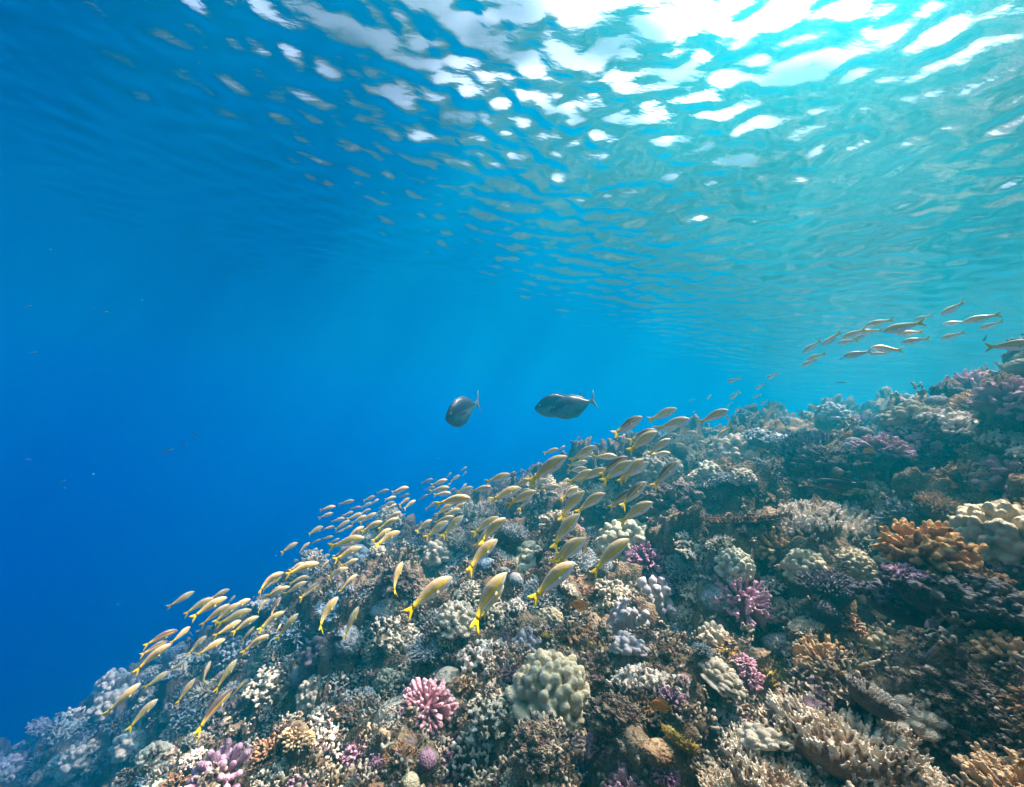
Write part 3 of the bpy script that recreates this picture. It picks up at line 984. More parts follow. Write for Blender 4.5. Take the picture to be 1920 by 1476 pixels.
    ('cauliflower', 'brown', 506, 1396, 70, 'brownish cauliflower coral right of the pale pink one at bottom left', {'var': 2}),
    ('knobs', 'sand', 520, 1440, 90, 'sandy nubbin coral at the bottom left below the brownish cauliflower coral', {}),
    ('boulder', 'darkrock', 440, 1345, 110, 'dark rock under the big low goatfish at lower left', {'var': 1}),
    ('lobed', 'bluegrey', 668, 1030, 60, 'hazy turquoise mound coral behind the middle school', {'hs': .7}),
]
for k, m_, px, py, w, lab, kw in HERO:
    colony(k, m_, px, py, w, lab, **kw)


# ------------------------------------------------------------------ smaller colonies that fill the slope
FILL = {
    'near': ([('knobs', 'sand', 1.8), ('knobs', 'white', 2.4), ('cauliflower', 'brown', 2), ('cauliflower', 'tan', 1.8), ('cauliflower', 'mauve', 2), ('cauliflower', 'pink', .9), ('lobed', 'cream', 1.0),
              ('lobed', 'grey', .6), ('dome', 'sand', .3), ('boulder', 'rock', 2.4), ('blades', 'yellow', 1.6), ('thicket', 'sand', .8), ('knobs', 'brown', 1.4), ('knobs', 'mauve', 1), ('staghorn', 'sand', .4)],
             (.10, .25), 'among the corals of the near reef'),
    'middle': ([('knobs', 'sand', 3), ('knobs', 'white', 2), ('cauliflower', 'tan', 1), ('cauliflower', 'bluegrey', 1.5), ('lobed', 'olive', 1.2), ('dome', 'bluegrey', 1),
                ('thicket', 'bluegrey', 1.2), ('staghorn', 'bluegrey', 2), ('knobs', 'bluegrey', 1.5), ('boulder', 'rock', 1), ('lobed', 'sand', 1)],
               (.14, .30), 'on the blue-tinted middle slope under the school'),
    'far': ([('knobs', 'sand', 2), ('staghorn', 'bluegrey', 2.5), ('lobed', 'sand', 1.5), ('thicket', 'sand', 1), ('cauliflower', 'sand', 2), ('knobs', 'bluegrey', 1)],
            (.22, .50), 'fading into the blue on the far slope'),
}
LOOK = {'pink': 'pink', 'sand': 'sandy', 'white': 'pale-tipped', 'brown': 'brown', 'tan': 'tan', 'mauve': 'mauve', 'cream': 'cream', 'grey': 'grey', 'rock': 'pitted', 'yellow': 'yellow', 'olive': 'olive', 'bluegrey': 'blue-grey'}


def fill():
    g = random.Random(5)
    boxes = [(-40, 1200, 700, 1490), (480, 1000, 1000, 1490), (560, 930, 1500, 1300), (900, 860, 1960, 1490), (1280, 770, 1960, 1100), (600, 1100, 1960, 1490)]
    n = {'near': 0, 'middle': 0, 'far': 0}
    cap = {'near': 210, 'middle': 190, 'far': 190}
    used = [(a, b, c * .34) for a, b, c in USED]
    for k in range(5200):
        b = g.choice(boxes)
        px, py = g.uniform(b[0], b[2]), g.uniform(b[1], b[3])
        t = hit(px, py)
        if t is None or t > 11:
            continue
        # leave the deep hollow, the shaded pits and the sandy gully bare
        if (1650 < px < 1860 and 1120 < py < 1270) or (690 < px < 765 and 1270 < py < 1370):
            continue
        zone = 'near' if t < 1.95 else 'middle' if t < 3.8 else 'far'
        if n[zone] >= cap[zone]:
            continue
        kinds, (s0, s1), where = FILL[zone]
        w = g.uniform(s0, s1) ** 1.0 / t * FPX
        if any((px - a) ** 2 + (py - q) ** 2 < (r + .30 * w) ** 2 for a, q, r in used):
            continue
        kd, mt, _ = g.choices(kinds, [q[2] for q in kinds])[0]
        nm = NAMES[kd][0].replace('_', ' ')
        o = colony(kd, mt, px, py, w, 'small %s %s %s' % (LOOK[mt], nm, where), hs=g.uniform(.7, 1.05), lean=.5, group='small %s %ss %s' % (LOOK[mt], nm, where), sink=.14)
        if o:
            used.append((px, py, w * .30))
            n[zone] += 1
    print('fill', n)


fill()


# ------------------------------------------------------------------ broken coral and crusts between the colonies: too many to count
def rubble():
    g = np.random.default_rng(8)
    protos = []
    for sd in range(5):
        rg = random.Random(sd + 50)
        s = Soup()
        for k in range(8):
            a = Vector((rg.gauss(0, .24), rg.gauss(0, .2), rg.gauss(.05, .1)))
            d = Vector((rg.gauss(0, .6), rg.gauss(0, .6), 1)).normalized()
            s.tube([a, a + d * .3], [.085, .075], 6)
            s.ball(a + d * .34, rg.uniform(.07, .13), 1)
        me = s.fused('r', .045, lambda p: (p[:, 2] + .1) / .6, 1, .05, 9, sd)
        co = np.empty(len(me.vertices) * 3, np.float32)
        me.vertices.foreach_get('co', co)
        me.calc_loop_triangles()
        tr = np.empty(len(me.loop_triangles) * 3, np.int32)
        me.loop_triangles.foreach_get('vertices', tr)
        protos.append((co.reshape(-1, 3).astype(float), tr.reshape(-1, 3), np.clip((co.reshape(-1, 3)[:, 2] + .05) / .5, 0, 1)))
        bpy.data.meshes.remove(me)
    V, F, T, H, off = [], [], [], [], 0
    shade = [c for c in PITS if c[2] > .5]
    N = 5000
    az = np.radians(g.uniform(-66, 86, N))
    r = np.exp(g.uniform(math.log(.75), math.log(6.5), N))
    x, y = r * np.sin(az), r * np.cos(az)
    e = .08
    z = base_h(x, y)
    nx, ny = -(base_h(x + e, y) - z) / e, -(base_h(x, y + e) - z) / e
    sp = at(727, 1322, 1.62)
    for i in range(N):
        if ((x[i] - sp.x) / .10) ** 2 + ((y[i] - sp.y) / .155) ** 2 < 1 or any((x[i] - c.x) ** 2 + (y[i] - c.y) ** 2 < q * q for c, q, _ in shade):
            continue
        p, f, t = protos[g.integers(5)]
        s = g.uniform(.02, .045) * (1 + .30 * r[i])
        a = g.uniform(0, 6.28)
        q = Matrix.Rotation(a, 3, 'Z')
        up = Vector((nx[i] * .6, ny[i] * .6, 1)).normalized()
        M = np.array(Vector((0, 0, 1)).rotation_difference(up).to_matrix() @ q)
        w = (p * s * [1, 1, g.uniform(.6, 1.2)]) @ M.T + [x[i], y[i], z[i] + g.uniform(-.01, .05)]
        V.append(w)
        F.append(f + off)
        T.append(t)
        H.append(np.full(len(p), g.random()))
        off += len(p)
    m, nt, pb = new_mat('coral_rubble')
    a1 = node(nt, 'ShaderNodeAttribute', attribute_name='tip')
    a2 = node(nt, 'ShaderNodeAttribute', attribute_name='hue')
    geo = node(nt, 'ShaderNodeNewGeometry')
    n1 = node(nt, 'ShaderNodeTexNoise', Scale=40., Detail=4.0)
    nt.links.new(geo.outputs['Position'], n1.inputs['Vector'])
    cr = node(nt, 'ShaderNodeValToRGB')
    el = cr.color_ramp.elements
    el[0].color = (.20, .13, .09, 1)
    el[1].color = (.30, .26, .22, 1)
    for pos, c in ((.25, (.15, .09, .08, 1)), (.45, (.30, .22, .10, 1)), (.6, (.20, .14, .17, 1)), (.8, (.34, .28, .2, 1))):
        el.new(pos).color = c
    nt.links.new(a2.outputs['Fac'], cr.inputs[0])
    c = mixc(nt, ramp(nt, a1.outputs['Fac'], .65, 1.05), cr.outputs[0], (.60, .48, .33))
    c = mixc(nt, ramp(nt, n1.outputs[0], .45, .62), c, (.08, .055, .045))
    nt.links.new(c, pb.inputs['Base Color'])
    pb.inputs['Roughness'].default_value = .9
    pb.inputs['Specular IOR Level'].default_value = .15
    b1 = node(nt, 'ShaderNodeBump', Strength=.6, Distance=.01)
    nt.links.new(n1.outputs[0], b1.inputs['Height'])
    nt.links.new(b1.outputs[0], pb.inputs['Normal'])
    o = link('coral_rubble', mesh('coral_rubble', np.concatenate(V), np.concatenate(F), m, True, {'tip': np.concatenate(T), 'hue': np.concatenate(H)}))
    tag(o, kind='stuff')


rubble()


# ------------------------------------------------------------------ fish
def fish_mat(name, back, stripe, belly, s0, s1, tail=None, tail_u=.86, rough=.38, spec=.5, scale=.0):
    m, nt, p = new_mat(name)
    a = node(nt, 'ShaderNodeAttribute', attribute_name='bc')
    sx = node(nt, 'ShaderNodeSeparateXYZ')
    nt.links.new(a.outputs['Vector'], sx.inputs[0])
    u, v = sx.outputs[0], sx.outputs[1]
    c = mixc(nt, ramp(nt, v, s0 - .35, s0 + .05), belly, back)
    if stripe:
        lo = ramp(nt, v, s0 - .05, s0 + .02)
        hi = ramp(nt, v, s1 + .04, s1 - .03)
        mu = node(nt, 'ShaderNodeMath', operation='MULTIPLY')
        nt.links.new(lo, mu.inputs[0])
        nt.links.new(hi, mu.inputs[1])
        m2 = node(nt, 'ShaderNodeMath', operation='MULTIPLY')
        nt.links.new(mu.outputs[0], m2.inputs[0])
        nt.links.new(ramp(nt, u, .10, .20), m2.inputs[1])
        c = mixc(nt, m2.outputs[0], c, stripe)
    if tail:
        c = mixc(nt, ramp(nt, u, tail_u - .1, tail_u + .08), c, tail)
    oi = node(nt, 'ShaderNodeObjectInfo')
    nz = node(nt, 'ShaderNodeTexNoise', Scale=14.0, Detail=3.0)
    tc = node(nt, 'ShaderNodeTexCoord')
    nt.links.new(tc.outputs['Object'], nz.inputs['Vector'])
    c = mixc(nt, ramp(nt, nz.outputs[0], .45, .75), c, tuple(x * .75 for x in back))if not stripe else c
    nt.links.new(c, p.inputs['Base Color'])
    p.inputs['Roughness'].default_value = rough
    p.inputs['Specular IOR Level'].default_value = spec
    vo = node(nt, 'ShaderNodeTexVoronoi', Scale=1.0)
    mp = node(nt, 'ShaderNodeMapping')
    mp.inputs['Scale'].default_value = (70, 40, 90)
    nt.links.new(tc.outputs['Object'], mp.inputs['Vector'])
    nt.links.new(mp.outputs[0], vo.inputs['Vector'])
    bp = node(nt, 'ShaderNodeBump', Strength=.12, Distance=.006)
    nt.links.new(vo.outputs['Distance'], bp.inputs['Height'])
    nt.links.new(bp.outputs[0], p.inputs['Normal'])
    return m


def fin_mat(name, col, alpha_t=.25):
    m, nt, p = new_mat(name)
    tc = node(nt, 'ShaderNodeTexCoord')
    w = node(nt, 'ShaderNodeTexNoise', Scale=30.0, Detail=2.0)
    nt.links.new(tc.outputs['Object'], w.inputs['Vector'])
    c = mixc(nt, ramp(nt, w.outputs[0], .3, .7), col, tuple(x * .8 for x in col))
    nt.links.new(c, p.inputs['Base Color'])
    p.inputs['Roughness'].default_value = .5
    p.inputs['Transmission Weight'].default_value = 0
    p.inputs['Subsurface Weight'].default_value = 0
    return m


FM = {
    'goat': fish_mat('goatfish_skin', (.62, .43, .22), (1.0, .63, .0), (.98, .96, .94), .03, .42, (1.0, .64, .0)),
    'goatdark': fish_mat('goatfish_dark_skin', (.15, .10, .08), (.85, .50, .02), (.78, .76, .78), .10, .44, (.66, .43, .03)),
    'yellow': fin_mat('yellow_fin', (1.0, .64, .0)),
    'palefin': fin_mat('pale_fin', (.70, .62, .40)),
    'eyewhite': plain_mat('eye_silver', (.62, .60, .55), .15, .6),
    'pupil': plain_mat('eye_pupil', (.01, .01, .012), .1, .7),
    'unicorn': fish_mat('unicornfish_skin', (.012, .026, .050), None, (.06, .17, .20), .2, .5, None),
    'unifin': fin_mat('unicornfish_fin', (.03, .035, .05)),
    'unitail': fin_mat('unicornfish_tail', (.16, .20, .23)),
    'wrasse': fish_mat('wrasse_skin', (.030, .012, .028), None, (.050, .018, .036), .2, .4, (.02, .012, .03)),
    'darkfin': fin_mat('dark_fin', (.025, .012, .022)),
    'rust': fin_mat('rust_fin', (.30, .10, .08)),
    'black': fish_mat('black_damsel_skin', (.012, .010, .016), None, (.022, .018, .022), .2, .4),
    'orange': fish_mat('orange_damsel_skin', (.55, .17, .01), None, (.66, .26, .015), .2, .4),
    'orangefin': fin_mat('orange_fin', (.72, .30, .02)),
    'bluefish': fish_mat('blue_fish_skin', (.03, .16, .60), None, (.05, .30, .75), .2, .4),
    'greyfish': fish_mat('grey_fish_skin', (.08, .09, .12), None, (.22, .24, .28), .2, .4),
    'greyfin': fin_mat('grey_fin', (.08, .09, .12)),
    'palefish': fish_mat('striped_wrasse_skin', (.20, .24, .22), (.55, .25, .20), (.62, .62, .56), .1, .4),
}


def interp(x, tab):
    return np.interp(x, [t[0] for t in tab], [t[1] for t in tab])


def bent(p, b):
    p = np.array(p, float)
    d = np.maximum(0, .12 - p[:, 0])
    p[:, 1] += b * .95 * d * d
    p[:, 0] += np.abs(b) * .18 * d * d
    return p


def fish_body(top, bot, wid, x1, fat=1.0, n=26, m=18):
    u = np.concatenate([[0, .012, .03], np.linspace(.06, 1, n - 3)])
    a = np.linspace(0, 2 * np.pi, m, endpoint=False)
    T, B, W = interp(u, top) * fat, interp(u, bot) * fat, interp(u, wid) * fat
    ca, sa = np.cos(a), np.sin(a)
    mid, hh = (T + B) / 2, (T - B) / 2
    y = W[:, None] * np.sign(ca) * np.abs(ca) ** 1.15
    z = mid[:, None] + hh[:, None] * sa
    x = np.repeat((.5 + (x1 - .5) * u)[:, None], m, 1)
    v = np.stack([x, y, z], -1).reshape(-1, 3)
    bc = np.stack([np.repeat(u[:, None], m, 1), np.repeat(sa[None], n, 0), np.zeros((n, m))], -1).reshape(-1, 3)
    f = [(i * m + k, (i + 1) * m + k, (i + 1) * m + (k + 1) % m, i * m + (k + 1) % m) for i in range(n - 1) for k in range(m)]
    f += [tuple(range(m)), tuple((n - 1) * m + k for k in range(m))[::-1]]
    return v, f, bc


def fin(outline, th=.006, frame=None):
    """flat fin from an (x, z) outline: a tapering blade, thick at its root and thin at its edge"""
    n = len(outline)
    c = np.mean(outline, 0)
    rings = []
    for k, t in ((1.0, .10), (.80, .55), (.45, 1.0)):
        for sgn in (1, -1):
            rings.append([(c[0] + (x - c[0]) * k, sgn * th * .5 * t, c[1] + (z - c[1]) * k) for x, z in outline])
    order = [rings[0], rings[2], rings[4]], [rings[1], rings[3], rings[5]]
    v = [p for r in order[0] + order[1] for p in r]
    f = []
    for side in (0, 1):
        o = side * 3 * n
        for r in range(2):
            for k in range(n):
                q = (o + r * n + k, o + r * n + (k + 1) % n, o + (r + 1) * n + (k + 1) % n, o + (r + 1) * n + k)
                f.append(q if side else q[::-1])
        cap = tuple(o + 2 * n + k for k in range(n))
        f.append(cap if side else cap[::-1])
    for k in range(n):
        f.append((k, (k + 1) % n, 3 * n + (k + 1) % n, 3 * n + k))
    v = np.array(v)
    if frame is not None:
        v = v @ np.array(frame.to_3x3()).T + np.array(frame.translation)
    return v, f


SPEC = {
    'goat': dict(top=[(0, -.004), (.03, .018), (.08, .045), (.16, .076), (.28, .100), (.42, .108), (.58, .094), (.78, .060), (.92, .037), (1, .034)],
                 bot=[(0, -.022), (.03, -.034), (.08, -.048), (.16, -.068), (.3, -.096), (.46, -.100), (.62, -.084), (.8, -.054), (.93, -.032), (1, -.030)],
                 wid=[(0, .008), (.03, .02), (.1, .040), (.2, .056), (.38, .066), (.6, .050), (.8, .027), (1, .011)], x1=-.31, fat=1.38),
    'unicorn': dict(top=[(0, .0), (.02, .03), (.08, .075), (.2, .15), (.38, .200), (.55, .190), (.75, .125), (.9, .05), (1, .022)],
                    bot=[(0, -.02), (.02, -.05), (.08, -.10), (.2, -.165), (.38, -.215), (.55, -.20), (.75, -.13), (.9, -.05), (1, -.022)],
                    wid=[(0, .012), (.1, .045), (.3, .075), (.55, .065), (.8, .032), (1, .012)], x1=-.33, fat=1.12),
    'wrasse': dict(top=[(0, .0), (.02, .03), (.1, .085), (.25, .125), (.45, .135), (.65, .115), (.85, .072), (1, .058)],
                   bot=[(0, -.02), (.02, -.04), (.1, -.09), (.25, -.13), (.45, -.14), (.65, -.118), (.85, -.072), (1, -.058)],
                   wid=[(0, .01), (.1, .05), (.3, .072), (.6, .06), (.85, .03), (1, .015)], x1=-.33),
    'damsel': dict(top=[(0, .0), (.02, .03), (.1, .13), (.25, .215), (.45, .25), (.65, .21), (.85, .10), (1, .06)],
                   bot=[(0, -.02), (.02, -.05), (.1, -.13), (.25, -.205), (.45, -.235), (.65, -.20), (.85, -.10), (1, -.06)],
                   wid=[(0, .01), (.1, .06), (.3, .09), (.6, .07), (.85, .03), (1, .014)], x1=-.26),
    'slim': dict(top=[(0, .0), (.03, .025), (.1, .055), (.3, .09), (.55, .085), (.8, .045), (1, .025)],
                 bot=[(0, -.015), (.03, -.03), (.1, -.055), (.3, -.09), (.55, -.085), (.8, -.045), (1, -.025)],
                 wid=[(0, .008), (.1, .035), (.3, .052), (.6, .042), (.85, .02), (1, .01)], x1=-.32),
}
FINS = {
    # name, outline (x, z), material, thickness
    'goat': [('tail_fin', [(-.29, .030), (-.36, .062), (-.44, .108), (-.505, .135), (-.475, .090), (-.425, .035), (-.405, .0), (-.425, -.035), (-.475, -.090), (-.505, -.135), (-.44, -.108), (-.36, -.062), (-.29, -.028), (-.285, 0)], 'yellow', .012),
             ('dorsal_fin', [(.22, .092), (.14, .098), (.06, .093), (.075, .125), (.12, .142), (.17, .150), (.20, .130)], 'palefin', .008),
             ('rear_dorsal_fin', [(-.04, .072), (-.10, .058), (-.19, .036), (-.205, .052), (-.13, .080), (-.07, .098)], 'palefin', .007),
             ('anal_fin', [(-.04, -.066), (-.10, -.050), (-.17, -.036), (-.18, -.055), (-.12, -.085), (-.08, -.098)], 'palefin', .007)],
    'unicorn': [('tail_fin', [(-.31, .020), (-.37, .05), (-.43, .12), (-.475, .215), (-.455, .11), (-.432, .03), (-.43, 0), (-.432, -.03), (-.455, -.11), (-.475, -.20), (-.43, -.12), (-.37, -.05), (-.31, -.020), (-.30, 0)], 'unitail', .014),
                ('dorsal_fin', [(.36, .12), (.2, .185), (.0, .19), (-.15, .10), (-.25, .04), (-.28, .06), (-.18, .135), (-.0, .222), (.2, .22), (.35, .16)], 'unifin', .010),
                ('anal_fin', [(.2, -.19), (.0, -.20), (-.15, -.105), (-.25, -.04), (-.28, -.055), (-.17, -.135), (.0, -.232), (.18, -.225)], 'unifin', .010)],
    'wrasse': [('tail_fin', [(-.31, .055), (-.40, .075), (-.485, .085), (-.50, .05), (-.50, -.05), (-.485, -.085), (-.40, -.075), (-.31, -.055)], 'darkfin', .016),
               ('dorsal_fin', [(.28, .11), (.1, .13), (-.1, .105), (-.24, .065), (-.27, .10), (-.12, .145), (.1, .165), (.26, .14)], 'darkfin', .010),
               ('anal_fin', [(.04, -.13), (-.1, -.105), (-.24, -.065), (-.27, -.095), (-.12, -.145), (.02, -.16)], 'darkfin', .010)],
    'damsel': [('tail_fin', [(-.24, .05), (-.36, .11), (-.49, .17), (-.46, .08), (-.40, 0), (-.46, -.08), (-.49, -.17), (-.36, -.11), (-.24, -.05)], None, .016),
               ('dorsal_fin', [(.28, .18), (.1, .235), (-.1, .17), (-.19, .09), (-.30, .14), (-.24, .22), (.0, .30), (.2, .28)], None, .012),
               ('anal_fin', [(.06, -.22), (-.1, -.165), (-.19, -.09), (-.30, -.13), (-.22, -.25), (-.05, -.30)], None, .012)],
    'slim': [('tail_fin', [(-.30, .025), (-.38, .06), (-.50, .12), (-.45, .04), (-.42, 0), (-.45, -.04), (-.50, -.12), (-.38, -.06), (-.30, -.025)], None, .012),
             ('dorsal_fin', [(.2, .085), (0, .085), (-.18, .045), (-.2, .065), (0, .118), (.17, .12)], None, .008),
             ('anal_fin', [(-.02, -.08), (-.18, -.045), (-.2, -.065), (-.06, -.11)], None, .008)],
}
EYE = {'goat': (.405, .028, .034, .017), 'unicorn': (.40, .05, .040, .020), 'wrasse': (.40, .035, .045, .017), 'damsel': (.37, .05, .055, .030), 'slim': (.41, .02, .030, .018)}
PECT = {'goat': (.24, -.045, .056, .13), 'unicorn': (.26, -.02, .075, .15), 'wrasse': (.22, -.02, .070, .14), 'damsel': (.20, -.02, .088, .16), 'slim': (.25, -.02, .05, .11)}
_fish = {}


def fish_parts(kind, skin, finmat, bend, near):
    """list of (name, mesh, child list) of one fish of length 1, nose at +x, back at +z"""
    key = (kind, skin, finmat, bend, near)
    if key in _fish:
        return _fish[key]
    sp = SPEC[kind]
    out = []
    v, f, bc = fish_body(n=26 if near else 14, m=18 if near else 10, **sp)
    out.append(('body', mesh('body', bent(v, bend), f, FM[skin], True, {'bc': bc}), []))
    for nm, ol, mt, th in FINS[kind]:
        if not near and nm in ('rear_dorsal_fin',):
            continue
        v, f = fin(ol, th)
        out.append((nm, mesh(nm, bent(v, bend), f, FM[mt or finmat], True), []))
    if near:
        ex, ez, ey, er = EYE[kind]
        for s in (1, -1):
            bv, bf = ico(2)
            w = mesh('eye', bent(bv * [er, er * .35, er] + [ex, s * ey, ez], bend), bf, FM['eyewhite'])
            pv = mesh('pupil', bent(bv * [er * .6, er * .25, er * .6] + [ex, s * (ey + er * .24), ez], bend), bf, FM['pupil'])
            out.append(('eye', w, [('pupil', pv)]))
        x, z, y, L = PECT[kind]
        ol = [(0, .018), (-L * .5, .034), (-L * .95, .020), (-L, -.012), (-L * .6, -.034), (0, -.018)]
        pf = {'goat': 'palefin', 'unicorn': 'unitail', 'wrasse': 'rust'}.get(kind, finmat)
        for s in (1, -1):
            fr = Matrix.Translation((x, s * y, z)) @ Matrix.Rotation(R(-s * 32), 4, 'Z') @ Matrix.Rotation(R(14), 4, 'Y')
            v, f = fin(ol, .006, fr)
            out.append(('pectoral_fin', mesh('pectoral_fin', bent(v, bend), f, FM[pf]), []))
        if kind == 'goat':
            for s in (1, -1):
                fr = Matrix.Translation((.20, s * .022, -.082)) @ Matrix.Rotation(R(-s * 12), 4, 'Z') @ Matrix.Rotation(R(-24), 4, 'Y')
                v, f = fin([(0, .010), (-.05, .018), (-.105, .006), (-.11, -.012), (-.05, -.016), (0, -.010)], .006, fr)
                out.append(('pelvic_fin', mesh('pelvic_fin', bent(v, bend), f, FM['palefin']), []))
                q = Soup()
                q.tube([(.475, s * .008, -.030), (.44, s * .010, -.056), (.40, s * .012, -.066)], [.004, .0035, .0015], 5)
                out.append(('barbel', mesh('barbel', np.concatenate(q.v), q.f, FM['palefin']), []))
    _fish[key] = out
    return out


def fish(name, kind, skin, finmat, head, tail, label, cat='fish', group=None, bend=0., yaw=0., roll=7., length=.21, near=None, depth=None, grow=0.):
    """head and tail = the two ends in photograph pixels; yaw = how much the nose turns away from the lens (degrees)"""
    hx, hy = head
    tx, ty = tail
    hx, hy, tx, ty = hx + (hx - tx) * grow, hy + (hy - ty) * grow, tx - (hx - tx) * grow, ty - (hy - ty) * grow
    mx, my = (hx + tx) / 2, (hy + ty) / 2
    Lp = math.hypot(hx - tx, hy - ty)
    c = ray(mx, my)
    e = ray(hx, hy).normalized() - ray(tx, ty).normalized()
    ang = e.length
    cd = c.normalized()
    e = (e - cd * e.dot(cd)).normalized()
    cy, sy = math.cos(R(yaw)), math.sin(R(yaw))
    dist = length * max(cy, .3) / ang
    if depth:
        dist = depth * c.length
    t = hit(mx, my)
    if t is not None:
        lim = t * c.length * .86 - .04
        if dist > lim:
            dist = lim
    L = dist * ang / max(cy, .3)
    X = (e * cy + cd * sy).normalized()
    up0 = Vector((0, 0, 1))
    Z = (up0 - X * up0.dot(X)).normalized()
    tocam = -cd
    r = R(roll + 11 * math.sin(hx * .7 + hy * 1.3))
    side = (tocam - X * tocam.dot(X) - Z * tocam.dot(Z))
    side.normalize()
    Z = (Z * math.cos(r) + side * math.sin(r)).normalized()
    Y = Z.cross(X)
    sgn = 1 if Y.dot(tocam) > 0 else -1
    jit = random.Random(int(hx * 31 + ty * 17))
    b = round((bend + jit.uniform(-.3, .3)) * sgn * 4) / 4
    near = near if near is not None else Lp > 42
    o = link(name, None)
    o.empty_display_size = .02
    o.matrix_world = Matrix.Translation(cd * dist) @ Matrix((X, Y, Z)).transposed().to_4x4() @ Matrix.Scale(L, 4)
    for nm, me, ch in fish_parts(kind, skin, finmat, b, near):
        q = link(nm, me, o)
        for n2, m2 in ch:
            link(n2, m2, q)
    tag(o, label, cat, group)
    return o


CROPS = {1: (180, 1080, 4.613), 2: (460, 1000, 6.0), 3: (520, 860, 7.38), 4: (720, 860, 7.38), 5: (880, 820, 6.4), 6: (1030, 750, 6.418), 7: (740, 940, 4.0), 8: (1240, 680, 8.0), 9: (1490, 550, 4.465)}
GL = 'goatfish school crossing the lower left of the slope'
GM = 'goatfish school over the middle of the slope'
GB = 'hazy goatfish crowding the far back of the school'
GC = 'small goatfish coming down the reef crest'
GS = 'goatfish school near the surface at upper right'
SHARED = {GB: 'small greenish hazy goatfish crowded at the far blue edge of the school',
          GC: 'small pale goatfish swimming down over the far reef crest',
          GL: 'greenish half-hidden goatfish behind the bigger fish of the lower left school',
          GM: 'goatfish mostly hidden behind bigger ones in the middle school'}
